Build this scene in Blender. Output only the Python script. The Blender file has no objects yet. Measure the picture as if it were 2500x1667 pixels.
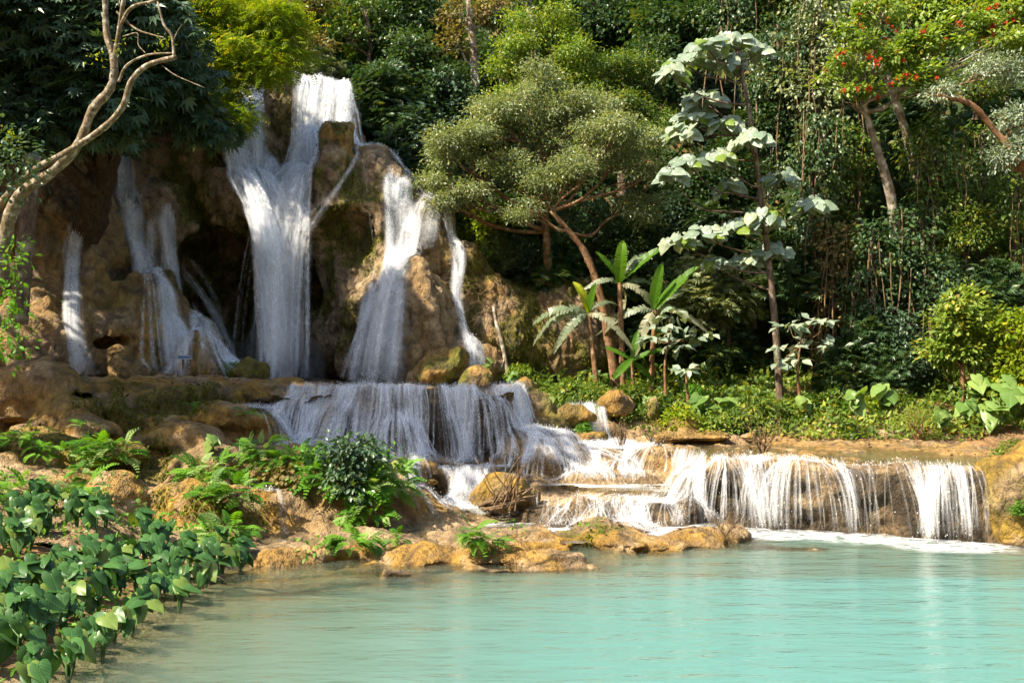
import bpy, math, random
import numpy as np
from mathutils import Vector, Matrix

random.seed(7)
RNG = np.random.default_rng(11)
SC = bpy.context.scene
COL = SC.collection

# ------------------------------------------------------------------ camera
F_PX, HORIZON, EYE = 2400.0, 920.0, 4.0          # focal length and horizon in pixels of the 2500 px frame
cam_data = bpy.data.cameras.new("camera")
cam_data.sensor_width = 36.0
cam_data.lens = F_PX / 2500.0 * 36.0
cam_data.shift_y = (HORIZON - 833.5) / 2500.0
cam_data.clip_start, cam_data.clip_end = 0.3, 800.0
cam = bpy.data.objects.new("camera", cam_data)
cam.location = (0, 0, EYE)
cam.rotation_euler = (math.radians(90), 0, 0)
COL.objects.link(cam)
SC.camera = cam

# ------------------------------------------------------------------ sky, sun, exposure
SUN = Vector((-0.60, -0.33, 0.74)).normalized()
world = bpy.data.worlds.new("World")
SC.world = world
world.use_nodes = True
wn, wl = world.node_tree.nodes, world.node_tree.links
wn.clear()
w_out = wn.new("ShaderNodeOutputWorld")
w_bg = wn.new("ShaderNodeBackground")
w_sky = wn.new("ShaderNodeTexSky")
w_sky.sky_type = 'NISHITA'
w_sky.sun_disc = False
w_sky.sun_elevation = math.asin(SUN.z)
w_sky.sun_rotation = math.atan2(SUN.x, SUN.y)
w_sky.air_density, w_sky.dust_density, w_sky.ozone_density = 1.0, 1.5, 1.0
w_bg.inputs["Strength"].default_value = 0.13
wl.new(w_sky.outputs[0], w_bg.inputs[0])
wl.new(w_bg.outputs[0], w_out.inputs[0])
sun_data = bpy.data.lights.new("sun", 'SUN')
sun_data.energy = 4.8
sun_data.angle = math.radians(0.6)
sun_data.color = (1.0, 0.93, 0.80)
sun = bpy.data.objects.new("sun", sun_data)
sun.rotation_euler = SUN.to_track_quat('Z', 'Y').to_euler()
sun.location = SUN * 80
COL.objects.link(sun)
vs = SC.view_settings
vs.view_transform, vs.look, vs.exposure, vs.gamma, vs.use_curve_mapping = 'Standard', 'None', 1.36, 1.0, False
vs.use_white_balance = True                    # set for open shade, as the photograph is
vs.white_balance_temperature, vs.white_balance_tint = 7150, 10
SC.display_settings.display_device = 'sRGB'
SC.cycles.use_denoising = True
SC.cycles.use_adaptive_sampling = True
SC.cycles.adaptive_threshold = 0.025
SC.cycles.max_bounces = 7
SC.cycles.diffuse_bounces = 3
SC.cycles.glossy_bounces = 3
SC.cycles.transmission_bounces = 4
SC.cycles.transparent_max_bounces = 28
SC.cycles.caustics_reflective = SC.cycles.caustics_refractive = False
SC.cycles.sample_clamp_indirect = 6.0


# ------------------------------------------------------------------ helpers
def P(u, v, Y):
    """A point of the place at depth Y metres seen at picture position (u, v)."""
    return np.array([(u - 1250.0) / F_PX * Y, Y, EYE + (HORIZON - v) / F_PX * Y])


def G(u, v, z):
    """The point at height z seen at (u, v)."""
    Y = (EYE - z) * F_PX / (v - HORIZON)
    return np.array([(u - 1250.0) / F_PX * Y, Y, z])


def mesh_np(name, verts, faces, smooth=True, attrs=None, uv=None):
    """faces: int array (n,3) or (n,4), or list of such arrays; attrs: {name: per-vertex float array}; uv: per-vertex (n,2)."""
    verts = np.asarray(verts, np.float32)
    if not isinstance(faces, (list, tuple)):
        faces = [faces]
    faces = [np.asarray(f, np.int32) for f in faces if len(f)]
    loops = np.concatenate([f.ravel() for f in faces])
    totals = np.concatenate([np.full(len(f), f.shape[1], np.int32) for f in faces])
    starts = np.concatenate([[0], np.cumsum(totals)[:-1]]).astype(np.int32)
    me = bpy.data.meshes.new(name)
    me.vertices.add(len(verts))
    me.vertices.foreach_set("co", verts.ravel())
    me.loops.add(len(loops))
    me.loops.foreach_set("vertex_index", loops)
    me.polygons.add(len(totals))
    me.polygons.foreach_set("loop_start", starts)
    me.polygons.foreach_set("loop_total", totals)
    me.polygons.foreach_set("use_smooth", np.full(len(totals), smooth))
    if attrs:
        for k, a in attrs.items():
            at = me.attributes.new(k, 'FLOAT', 'POINT')
            at.data.foreach_set("value", np.asarray(a, np.float32))
    if uv is not None:
        ul = me.uv_layers.new(name="UVMap")
        ul.data.foreach_set("uv", np.asarray(uv, np.float32)[loops].ravel())
    me.update()
    return me


def obj(name, me, mat=None, parent=None, loc=None):
    o = bpy.data.objects.new(name, me)
    COL.objects.link(o)
    if mat is not None and me is not None and not me.materials:
        me.materials.append(mat)
    if parent is not None:
        o.parent = parent
    if loc is not None:
        o.location = loc
    return o


def tag(o, label=None, category=None, group=None, kind=None):
    if label: o["label"] = label
    if category: o["category"] = category
    if group: o["group"] = group
    if kind: o["kind"] = kind
    return o


def thing(name, label, category, loc=(0, 0, 0), group=None):
    o = bpy.data.objects.new(name, None)
    o.empty_display_size = 0.2
    COL.objects.link(o)
    o.location = [float(c) for c in loc]
    return tag(o, label, category, group)


class MB:
    """Collects numpy geometry into one mesh."""
    def __init__(self):
        self.v, self.q, self.t, self.n, self.a = [], [], [], 0, []

    def add(self, v, q=None, t=None, a=None):
        v = np.asarray(v, np.float32)
        if q is not None and len(q): self.q.append(np.asarray(q, np.int64) + self.n)
        if t is not None and len(t): self.t.append(np.asarray(t, np.int64) + self.n)
        self.v.append(v)
        self.a.append(np.zeros(len(v), np.float32) if a is None else np.broadcast_to(np.asarray(a, np.float32), (len(v),)))
        self.n += len(v)

    def mesh(self, name, smooth=True, origin=None):
        v = np.concatenate(self.v)
        if origin is not None: v = v - np.asarray(origin, np.float32)
        f = []
        if self.q: f.append(np.concatenate(self.q))
        if self.t: f.append(np.concatenate(self.t))
        return mesh_np(name, v, f, smooth, {"tint": np.concatenate(self.a)})


def tube(pts, radii, sides=7, cap=True):
    pts = np.asarray(pts, float)
    n = len(pts)
    radii = np.broadcast_to(np.asarray(radii, float), (n,))
    tan = np.gradient(pts, axis=0)
    tan /= np.linalg.norm(tan, axis=1, keepdims=True) + 1e-9
    ref = np.array([0.31, 0.17, 0.94]) if abs(tan[0][2]) < 0.8 else np.array([0.95, 0.2, 0.1])
    nrm = np.zeros_like(pts)
    a = np.cross(tan[0], ref); a /= np.linalg.norm(a)
    for i in range(n):
        a = a - tan[i] * np.dot(a, tan[i]); a /= np.linalg.norm(a) + 1e-9
        nrm[i] = a
    bi = np.cross(tan, nrm)
    ang = np.linspace(0, 2 * np.pi, sides, endpoint=False)
    ring = nrm[:, None, :] * np.cos(ang)[None, :, None] + bi[:, None, :] * np.sin(ang)[None, :, None]
    v = (pts[:, None, :] + ring * radii[:, None, None]).reshape(-1, 3)
    i, j = np.meshgrid(np.arange(n - 1), np.arange(sides), indexing='ij')
    j2 = (j + 1) % sides
    q = np.stack([i * sides + j, i * sides + j2, (i + 1) * sides + j2, (i + 1) * sides + j], -1).reshape(-1, 4)
    t = np.zeros((0, 3), int)
    if cap:
        v = np.vstack([v, pts[-1] + tan[-1] * radii[-1] * 0.5])
        k = np.arange(sides)
        t = np.stack([(n - 1) * sides + k, (n - 1) * sides + (k + 1) % sides, np.full(sides, n * sides)], -1)
    return v, q, t


def spline(pts, n=24):
    """Catmull-Rom through pts (any dimension)."""
    p = np.asarray(pts, float)
    p = np.vstack([2 * p[0] - p[1], p, 2 * p[-1] - p[-2]])
    out = []
    m = len(p) - 3
    for s in np.linspace(0, m - 1e-6, n):
        i = int(s); f = s - i
        a, b, c, d = p[i:i + 4]
        out.append(0.5 * (2 * b + (c - a) * f + (2 * a - 5 * b + 4 * c - d) * f * f + (3 * b - a - 3 * c + d) * f ** 3))
    return np.array(out)


# ------------------------------------------------------------------ material helpers
def new_mat(name):
    m = bpy.data.materials.new(name)
    m.use_nodes = True
    nt = m.node_tree
    nt.nodes.clear()
    out = nt.nodes.new("ShaderNodeOutputMaterial")
    return m, nt, out


class N:
    """Small node-graph writer."""
    def __init__(self, nt): self.nt = nt
    def new(self, typ, **kw):
        n = self.nt.nodes.new(typ)
        for k, v in kw.items(): setattr(n, k, v)
        return n
    def set(self, sock, val):
        if hasattr(val, "bl_idname") or isinstance(val, bpy.types.NodeSocket): self.nt.links.new(val, sock)
        else: sock.default_value = val
    def noise(self, vec, scale, detail=4, rough=0.55, dist=0.0, out=0):
        n = self.new("ShaderNodeTexNoise")
        if vec is not None: self.set(n.inputs["Vector"], vec)
        self.set(n.inputs["Scale"], scale); self.set(n.inputs["Detail"], detail)
        self.set(n.inputs["Roughness"], rough); self.set(n.inputs["Distortion"], dist)
        return n.outputs[out]
    def voronoi(self, vec, scale, feature='F1', out=0):
        n = self.new("ShaderNodeTexVoronoi"); n.feature = feature
        if vec is not None: self.set(n.inputs["Vector"], vec)
        self.set(n.inputs["Scale"], scale)
        return n.outputs[out]
    def math(self, op, a, b=0.0, clamp=False):
        n = self.new("ShaderNodeMath", operation=op); n.use_clamp = clamp
        self.set(n.inputs[0], a); self.set(n.inputs[1], b)
        return n.outputs[0]
    def ramp(self, fac, stops, interp='LINEAR'):
        n = self.new("ShaderNodeValToRGB"); cr = n.color_ramp; cr.interpolation = interp
        while len(cr.elements) < len(stops): cr.elements.new(0.5)
        for e, (p, c) in zip(cr.elements, stops):
            e.position = p; e.color = (c[0], c[1], c[2], 1) if hasattr(c, "__len__") else (c, c, c, 1)
        self.set(n.inputs[0], fac)
        return n.outputs[0]
    def remap(self, v, a, b, c=0.0, d=1.0):
        n = self.new("ShaderNodeMapRange"); n.clamp = True
        for i, x in enumerate((v, a, b, c, d)): self.set(n.inputs[i], x)
        return n.outputs[0]
    def mix(self, fac, a, b, blend='MIX'):
        n = self.new("ShaderNodeMix"); n.data_type = 'RGBA'; n.blend_type = blend
        def col(x): return (x[0], x[1], x[2], 1) if isinstance(x, tuple) else x
        self.set(n.inputs[0], fac); self.set(n.inputs[6], col(a)); self.set(n.inputs[7], col(b))
        return n.outputs[2]
    def attr(self, name):
        n = self.new("ShaderNodeAttribute", attribute_name=name)
        return n.outputs["Fac"]
    def pos(self): return self.new("ShaderNodeNewGeometry").outputs["Position"]
    def objco(self): return self.new("ShaderNodeTexCoord").outputs["Object"]
    def scale(self, vec, s):
        n = self.new("ShaderNodeVectorMath", operation='MULTIPLY')
        self.set(n.inputs[0], vec); n.inputs[1].default_value = s
        return n.outputs[0]
    def sep(self, vec):
        n = self.new("ShaderNodeSeparateXYZ"); self.set(n.inputs[0], vec); return n.outputs
    def bump(self, h, strength=0.5, dist=0.1, normal=None):
        n = self.new("ShaderNodeBump"); self.set(n.inputs["Height"], h)
        n.inputs["Strength"].default_value = strength; n.inputs["Distance"].default_value = dist
        if normal is not None: self.set(n.inputs["Normal"], normal)
        return n.outputs[0]
    def principled(self, color, rough=0.8, spec=0.3, normal=None, **kw):
        n = self.new("ShaderNodeBsdfPrincipled")
        self.set(n.inputs["Base Color"], (color[0], color[1], color[2], 1) if isinstance(color, tuple) else color)
        self.set(n.inputs["Roughness"], rough); self.set(n.inputs["Specular IOR Level"], spec)
        if normal is not None: self.set(n.inputs["Normal"], normal)
        for k, v in kw.items(): self.set(n.inputs[k], v)
        return n.outputs[0]
    def mixsh(self, fac, a, b):
        n = self.new("ShaderNodeMixShader"); self.set(n.inputs[0], fac)
        self.nt.links.new(a, n.inputs[1]); self.nt.links.new(b, n.inputs[2])
        return n.outputs[0]


_LAT = np.random.default_rng(99).uniform(0, 1, (64, 64, 64)).astype(np.float32)


def vnoise(p, wl, off=0.0):
    """Value noise in 0..1 at points p (n,3); wl a wavelength or one for each axis."""
    q = np.asarray(p, float) / np.asarray(wl, float) + 17.3 + off
    i = np.floor(q).astype(int); f = q - i; f = f * f * (3 - 2 * f)
    r = 0
    for dx in (0, 1):
        for dy in (0, 1):
            for dz in (0, 1):
                w = (f[:, 0] if dx else 1 - f[:, 0]) * (f[:, 1] if dy else 1 - f[:, 1]) * (f[:, 2] if dz else 1 - f[:, 2])
                r = r + w * _LAT[(i[:, 0] + dx) & 63, (i[:, 1] + dy) & 63, (i[:, 2] + dz) & 63]
    return r


def fbm(p, wl, oct=4, off=0.0, gain=0.55):
    a, t, r = 1.0, 0.0, 0.0
    wl = np.asarray(wl, float)
    for k in range(oct):
        r = r + a * vnoise(p, wl, off + 7.7 * k); t += a; a *= gain; wl = wl * 0.5
    return r / t


def step01(x, a, b):
    t = np.clip((x - a) / (b - a), 0, 1)
    return t * t * (3 - 2 * t)


def lerp3(c, d, t): return c + (np.asarray(d) - c) * np.asarray(t)[:, None]


def rock_paint(v, ochre, moss, tan=(0.45, 0.31, 0.165), brown=(0.18, 0.11, 0.052), och=(0.42, 0.235, 0.04), mos=(0.12, 0.115, 0.010), wet=None):
    """Mineral and plant colours of the crust for each vertex: tan lime, brown streaks, ochre algae, green moss, dark lichen specks."""
    c = np.tile(np.array(tan, float), (len(v), 1))
    c = lerp3(c, brown, 0.6 * step01(fbm(v, (0.55, 0.55, 3.2), 4), 0.44, 0.62))
    c = lerp3(c, np.array(tan) * 0.6, 0.4 * step01(fbm(v, 2.4, 4, 3.0), 0.45, 0.6))
    c = lerp3(c, np.array(tan) * np.array((1.45, 1.5, 1.6)), 0.6 * step01(fbm(v, 0.8, 4, 5.0), 0.54, 0.68))
    o = np.clip(ochre, 0, 1) * step01(fbm(v, 0.9, 4, 9.0), 0.36, 0.52)
    c = lerp3(c, np.array(och) * (0.55 + 0.9 * fbm(v, 0.4, 3, 12.0))[:, None], o)
    m = np.clip(moss, 0, 1) * step01(fbm(v, 0.9, 4, 21.0), 0.40, 0.54)
    c = lerp3(c, np.array(mos) * (0.45 + 1.5 * fbm(v, 0.3, 3, 24.0))[:, None], m)
    c = lerp3(c, (0.045, 0.033, 0.022), 0.6 * step01(fbm(v, 0.34, 3, 31.0), 0.62, 0.72))
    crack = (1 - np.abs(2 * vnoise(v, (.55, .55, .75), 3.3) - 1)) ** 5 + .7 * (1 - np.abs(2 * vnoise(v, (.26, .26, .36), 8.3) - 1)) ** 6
    c = lerp3(c, (0.065, 0.044, 0.026), np.clip(.5 * crack, 0, .65))          # darker along the cracks of the relief
    if wet is not None: c = c * (1 - 0.82 * np.clip(wet, 0, 1) * step01(fbm(v, 0.7, 3, 41.0), 0.2, 0.5))[:, None]
    return np.clip(c, 0.004, 0.8)


def roughen(v, q, amp=0.07):
    """Pushes vertices along their normals by ridged noise: knobs, cracks and drip edges of the lime crust."""
    a, b, c = v[q[:, 0]], v[q[:, 1]], v[q[:, 2]]
    fn = np.cross(b - a, c - a)
    nr = np.zeros_like(v)
    for k in range(4): np.add.at(nr, q[:, k], fn)
    nr /= np.linalg.norm(nr, axis=1, keepdims=True) + 1e-9
    r = 1 - np.abs(2 * vnoise(v, (.55, .55, .75), 3.3) - 1)
    r2 = 1 - np.abs(2 * vnoise(v, (.26, .26, .36), 8.3) - 1)
    k = vnoise(v, .19, 5.1)
    fl = 1 - np.abs(2 * vnoise(v, (.34, .34, 1.7), 13.3) - 1)
    steep = 1 - np.abs(nr[:, 2])
    d = amp * (-(1.5 * r ** 3) - 1.6 * steep * fl ** 4 - 0.8 * r2 ** 3 + 1.1 * (k - .5) + .8)
    return v + nr * d[:, None]


def paint(me, c):
    at = me.attributes.new("col", 'FLOAT_COLOR', 'POINT')
    at.data.foreach_set("color", np.c_[c, np.ones(len(c))].astype(np.float32).ravel())
    return me


def rock_material(name, spec=0.4, rough=0.62, bump=0.9):
    m, nt, out = new_mat(name); n = N(nt)
    p = n.pos()
    at = n.new("ShaderNodeAttribute", attribute_name="col").outputs["Color"]
    fine = n.noise(n.scale(p, (1, 1, 0.7)), 7.0, 4, 0.7)
    c = n.mix(n.remap(fine, 0.3, 0.72, 0.0, 1.0), n.mix(1.0, at, (1.35, 1.35, 1.35), 'MULTIPLY'), n.mix(1.0, at, (0.55, 0.53, 0.5), 'MULTIPLY'))
    nt.links.new(n.principled(c, rough, spec, n.bump(fine, bump, 0.32)), out.inputs[0])
    return m


def bark_material(name, base=(0.16, 0.11, 0.075), light=(0.34, 0.29, 0.23), dark=(0.05, 0.035, 0.025), lichen=0.35, zs=0.35, ps=3.0):
    m, nt, out = new_mat(name); n = N(nt)
    p = n.objco()
    st = n.noise(n.scale(p, (9, 9, 9 * zs)), 1.0, 5, 0.65)
    pa = n.noise(p, ps, 4, 0.6)
    c = n.mix(n.remap(st, 0.35, 0.65), base, dark)
    c = n.mix(n.remap(pa, 0.62 - lichen * 0.3, 0.66, 0.0, min(1.0, lichen * 2)), c, light)
    nrm = n.bump(n.math('ADD', st, n.math('MULTIPLY', pa, 0.5)), 0.8, 0.05)
    nt.links.new(n.principled(c, 0.85, 0.2, nrm), out.inputs[0])
    return m


def leaf_material(name, a, b, c3=None, trans=0.32, rough=0.45, spec=0.35, ramp=None, sheen=0.0):
    """Leaf: colour runs from a to b (to c3) with the per-leaf attribute tint; light passes through."""
    m, nt, out = new_mat(name); n = N(nt)
    t = n.attr("tint")
    stops = [(0.0, a), (0.75, b)] + ([(0.97, c3)] if c3 else [(1.0, b)])
    c = n.ramp(t, stops)
    c = n.mix(n.remap(n.noise(n.pos(), 0.8, 2), 0.35, 0.65, 0.0, 0.35), c, n.mix(0.5, c, (0.03, 0.05, 0.012)))
    pr = n.principled(c, rough, spec)
    tr = n.new("ShaderNodeBsdfTranslucent")
    tc = n.mix(1.0, c, (1.25, 1.2, 0.45), 'MULTIPLY')
    nt.links.new(tc, tr.inputs[0])
    nt.links.new(n.mixsh(trans, pr, tr.outputs[0]), out.inputs[0])
    return m
# ------------------------------------------------------------------ sculpted rock: signed distance volumes turned into meshes
def bspl(n, m_cells, lo, h, wl):
    """n x m matrix of cubic B-spline weights of a random lattice with spacing wl."""
    x = np.arange(n) * h / wl + 0.37
    i = np.floor(x).astype(int); f = x - i
    W = np.zeros((n, int(i.max()) + 4), np.float32)
    w = np.stack([(1 - f) ** 3 / 6, (3 * f ** 3 - 6 * f * f + 4) / 6, (-3 * f ** 3 + 3 * f * f + 3 * f + 1) / 6, f ** 3 / 6], 1)
    for k in range(4): W[np.arange(n), i + k] += w[:, k]
    return W


def smin(a, b, k):
    h = np.clip(0.5 + 0.5 * (b - a) / k, 0, 1)
    return b * (1 - h) + a * h - k * h * (1 - h)


class Vol:
    def __init__(self, lo, hi, h, seed=1):
        self.lo = np.array(lo, float); self.h = h
        self.n = tuple(int(round((b - a) / h)) + 1 for a, b in zip(lo, hi))
        self.x = (self.lo[0] + np.arange(self.n[0]) * h).astype(np.float32)
        self.y = (self.lo[1] + np.arange(self.n[1]) * h).astype(np.float32)
        self.z = (self.lo[2] + np.arange(self.n[2]) * h).astype(np.float32)
        self.F = np.full(self.n, 3.0, np.float32)
        self.rng = np.random.default_rng(seed)

    def noise(self, wl, amp=1.0):
        wl = (wl, wl, wl) if np.isscalar(wl) else wl
        W = [bspl(self.n[i], 0, 0, self.h, wl[i]) for i in range(3)]
        L = self.rng.uniform(-1, 1, tuple(w.shape[1] for w in W)).astype(np.float32)
        A = np.tensordot(W[0], L, (1, 0))
        A = np.tensordot(A, W[1], (1, 1))            # x, zc, y
        A = np.tensordot(A, W[2], (1, 1))            # x, y, z
        return A * (amp * 1.9)

    def _sl(self, c, r, pad):
        s = []
        for i, ax in enumerate((self.x, self.y, self.z)):
            a = int(np.searchsorted(ax, c[i] - r[i] - pad)); b = int(np.searchsorted(ax, c[i] + r[i] + pad))
            if b <= a: return None
            s.append(slice(a, b))
        return tuple(s)

    def ell(self, c, r, k=0.35, yaw=0.0, lean=0.0, cut=False, power=2.0):
        """Ellipsoid (power 2) or boxy super-ellipsoid; smooth union, or carved out when cut."""
        R = max(r) * 1.3
        s = self._sl(c, (R, R, R), k + 0.4)
        if s is None: return
        X = self.x[s[0]][:, None, None] - c[0]; Y = self.y[s[1]][None, :, None] - c[1]; Z = self.z[s[2]][None, None, :] - c[2]
        if lean: X = X - lean * Z
        if yaw:
            cs, sn = math.cos(yaw), math.sin(yaw)
            X, Y = cs * X + sn * Y, -sn * X + cs * Y
        q = (np.abs(X / r[0]) ** power + np.abs(Y / r[1]) ** power + np.abs(Z / r[2]) ** power) ** (1.0 / power)
        g = np.sqrt((X / r[0] ** 2) ** 2 + (Y / r[1] ** 2) ** 2 + (Z / r[2] ** 2) ** 2) + 1e-6
        d = np.where(q > 0.35, (q - 1) * q / np.maximum(g, 1e-6), -min(r) * 0.65) if power == 2.0 else (q - 1) * min(r)
        d = np.clip(d, -min(r), 4.0).astype(np.float32)
        if cut: self.F[s] = -smin(-self.F[s], d, k)
        else: self.F[s] = smin(self.F[s], d, k)

    def union(self, d, k): self.F = smin(self.F, d.astype(np.float32), k)

    def plan(self, poly):
        """Signed distance to a polygon in plan, as an (nx, ny) array."""
        poly = np.asarray(poly, float)
        X, Y = np.meshgrid(self.x, self.y, indexing='ij')
        d = np.full(X.shape, 1e9); ins = np.zeros(X.shape, bool)
        for a, b in zip(poly, np.roll(poly, -1, 0)):
            ex, ey = b - a
            t = np.clip(((X - a[0]) * ex + (Y - a[1]) * ey) / (ex * ex + ey * ey + 1e-9), 0, 1)
            d = np.minimum(d, (X - a[0] - t * ex) ** 2 + (Y - a[1] - t * ey) ** 2)
            c = ((a[1] > Y) != (b[1] > Y)) & (X < (b[0] - a[0]) * (Y - a[1]) / (b[1] - a[1] + 1e-12) + a[0])
            ins ^= c
        return (np.sqrt(d) * np.where(ins, -1, 1)).astype(np.float32)

    def shelf(self, poly, top, k=0.22, flare=0.12, round_=0.35, dome=0.0, wob=None):
        """A terrace: rounded prism with a flat or domed top whose foot spreads by flare per metre of drop."""
        d2 = self.plan(poly)
        if wob is not None: d2 = d2 + wob
        t = top + (np.clip(-d2, 0, 3) * dome if dome else 0.0)
        dz = self.z[None, None, :] - (t[:, :, None] if not np.isscalar(t) else t)
        d = d2[:, :, None] + flare * np.minimum(dz, 0)
        self.union(-smin(-d, -dz.astype(np.float32), round_), k)

    def sample(self, p, F=None):
        F = self.F if F is None else F
        q = (p - self.lo) / self.h
        q = np.clip(q, 0, np.array(self.n) - 1.001)
        i = q.astype(int); f = q - i
        x, y, z = i.T; fx, fy, fz = f.T
        c = 0
        for dx in (0, 1):
            for dy in (0, 1):
                for dz in (0, 1):
                    c = c + F[x + dx, y + dy, z + dz] * (fx if dx else 1 - fx) * (fy if dy else 1 - fy) * (fz if dz else 1 - fz)
        return c

    def grad(self, p, e=None):
        e = e or self.h
        g = np.stack([self.sample(p + np.eye(3)[k] * e) - self.sample(p - np.eye(3)[k] * e) for k in range(3)], 1) / (2 * e)
        return g

    def height(self):
        """Top of the rock in each column."""
        ins = self.F < 0
        k = ins.shape[2] - 1 - np.argmax(ins[:, :, ::-1], axis=2)
        zt = self.z[k]
        zt[~ins.any(2)] = self.lo[2]
        return zt

    def surface(self):
        F = self.F; nx, ny, nz = F.shape
        S = F < 0
        cnt = np.zeros((nx - 1, ny - 1, nz - 1), np.int8)
        for dx in (0, 1):
            for dy in (0, 1):
                for dz in (0, 1):
                    cnt += S[dx:nx - 1 + dx, dy:ny - 1 + dy, dz:nz - 1 + dz]
        cells = np.argwhere((cnt > 0) & (cnt < 8))
        idx = np.full(cnt.shape, -1, np.int32)
        idx[cells[:, 0], cells[:, 1], cells[:, 2]] = np.arange(len(cells))
        acc = np.zeros((len(cells), 3), np.float32); num = np.zeros(len(cells), np.float32)
        cor = {}
        for dx in (0, 1):
            for dy in (0, 1):
                for dz in (0, 1):
                    cor[dx, dy, dz] = F[cells[:, 0] + dx, cells[:, 1] + dy, cells[:, 2] + dz]
        for a in cor:
            for ax in range(3):
                if a[ax]: continue
                b = list(a); b[ax] = 1; b = tuple(b)
                fa, fb = cor[a], cor[b]
                m = (fa < 0) != (fb < 0)
                t = np.where(m, fa / np.where(m, fa - fb, 1), 0)
                pt = np.tile(np.array(a, np.float32), (len(cells), 1)); pt[:, ax] = t
                acc += pt * m[:, None]; num += m
        v = (cells + acc / num[:, None]) * self.h + self.lo
        quads = []
        for ax in range(3):
            o1, o2 = [(1, 2), (2, 0), (0, 1)][ax]
            A = [slice(None)] * 3; B = [slice(None)] * 3
            A[ax] = slice(0, -1); B[ax] = slice(1, None)
            for o in (o1, o2): A[o] = slice(1, -1); B[o] = slice(1, -1)
            sa, sb = S[tuple(A)], S[tuple(B)]
            e = np.argwhere(sa != sb)
            if not len(e): continue
            flip = sa[e[:, 0], e[:, 1], e[:, 2]]
            base = e.copy(); base[:, o1] += 1; base[:, o2] += 1
            def cell(d1, d2):
                c = base.copy(); c[:, o1] -= d1; c[:, o2] -= d2
                return idx[c[:, 0], c[:, 1], c[:, 2]]
            q = np.stack([cell(1, 1), cell(0, 1), cell(0, 0), cell(1, 0)], 1)
            q = np.where(flip[:, None], q, q[:, ::-1])
            quads.append(q[(q >= 0).all(1)])
        return v, np.concatenate(quads)


def region_mask(v, spots, soft=0.5):
    """Sum of soft blobs: spots = [(centre, radius vector, weight)]."""
    m = np.zeros(len(v), np.float32)
    for c, r, w in spots:
        d = np.linalg.norm((v - np.asarray(c)) / np.asarray(r), axis=1)
        m = np.maximum(m, w * np.clip((1 + soft - d) / soft, 0, 1))
    return np.clip(m, 0, 1)


# ------------------------------------------------------------------ ground heights (thin-plate surface through surveyed points)
GP = np.array([
    (3, 12, -2.0), (3, 15, -2.0), (8, 18, -2.2), (0, 17, -1.2), (6, 21, -1.6), (10, 21, -1.8), (-3, 18, -0.55), (-4, 20.5, -0.25), (-1, 20.8, -0.3),
    (2, 22, -0.45), (5, 23, -0.45), (8, 24.2, -1.2), (-4.6, 15, -0.5), (-2, 13, -1.0), (-4.6, 12, -0.6), (12, 14, -2.0), (12, 20, -1.4),
    (-4, 23.5, -0.1), (0, 24.0, -0.15), (3, 24.6, -0.2), (-6.3, 12.5, 0.0), (-6.2, 15, 0.0), (-6.2, 18, 0.0), (-6.2, 21, 0.0),
    (-7.5, 14, 0.35), (-8, 18, 0.4), (-9, 16, 0.6), (-12, 16, 1.0), (-8, 21, 0.35), (-7, 22.5, 0.3), (-10, 21, 0.9), (-12, 22, 1.4), (-14, 20, 1.5),
    (-10, 24, 1.0), (-13, 25, 1.9), (-16, 26, 2.4), (-11, 28, 1.9), (-14, 29, 2.5), (-18, 30, 3.2), (-9, 30, 2.0), (-14, 33, 3.2), (-8, 34, 3.2),
    (-4, 26, 0.2), (-3, 28, 0.7), (0, 27, 0.2), (3, 27, 0.2), (8, 28.5, 0.8), (12, 28, 1.0), (3, 33.4, 1.62), (8, 33.4, 1.65), (12, 32, 1.62),
    (1.5, 34, 2.2), (4, 36.5, 2.6), (8, 36.5, 2.7), (12, 35.5, 2.6), (16.5, 34, 2.3), (0, 40, 3.3), (6, 41, 3.5), (12, 40, 3.6), (18, 38, 3.6),
    (13, 29.5, 1.45), (14.6, 30, 1.5), (14.6, 32.4, 1.62), (17.5, 30, 1.75), (17, 27, 1.6), (14, 24.6, 1.4), (13.6, 21, 0.3), (15, 18, 0.5), (-20, 22, 2.4), (-20, 15, 2.0), (22, 30, 2.5), (20, 20, 2.0), (-4, 37, 3.3), (-12, 40, 4.0)], float)


def _tps(d): return np.where(d > 1e-6, d * d * np.log(d + 1e-9), 0.0)


_A = np.zeros((len(GP) + 3, len(GP) + 3))
_d = np.linalg.norm(GP[:, None, :2] - GP[None, :, :2], axis=2)
_A[:len(GP), :len(GP)] = _tps(_d) + np.eye(len(GP)) * 0.15
_A[:len(GP), len(GP):] = np.c_[np.ones(len(GP)), GP[:, :2]]
_A[len(GP):, :len(GP)] = _A[:len(GP), len(GP):].T
_w = np.linalg.solve(_A, np.r_[GP[:, 2], 0, 0, 0])


def ground_h(x, y):
    x = np.asarray(x, float); y = np.asarray(y, float)
    sh = x.shape; x = x.ravel(); y = y.ravel()
    xc = np.clip(x, -21, 22); yc = np.clip(y, 11.5, 42)
    r = _w[-3] + _w[-2] * xc + _w[-1] * yc
    for (gx, gy, _), w in zip(GP, _w[:len(GP)]):
        r += w * _tps(np.hypot(xc - gx, yc - gy))
    return np.clip(r, -2.6, 4.2).reshape(sh)


M_ROCK = rock_material("travertine")

# ------------------------------------------------------------------ terraces
TV = Vol((-19, 19.5, -0.9), (15, 36.2, 5.0), 0.085, seed=3)
_X, _Y = np.meshgrid(TV.x, TV.y, indexing='ij')
GH = ground_h(_X, _Y).astype(np.float32)
TV.F = ((TV.z[None, None, :] - GH[:, :, None]) * 0.85).astype(np.float32)
_wob = TV.noise((1.6, 1.6, 40), 0.22)[:, :, 0] + TV.noise((0.6, 0.6, 40), 0.09)[:, :, 0]

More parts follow.
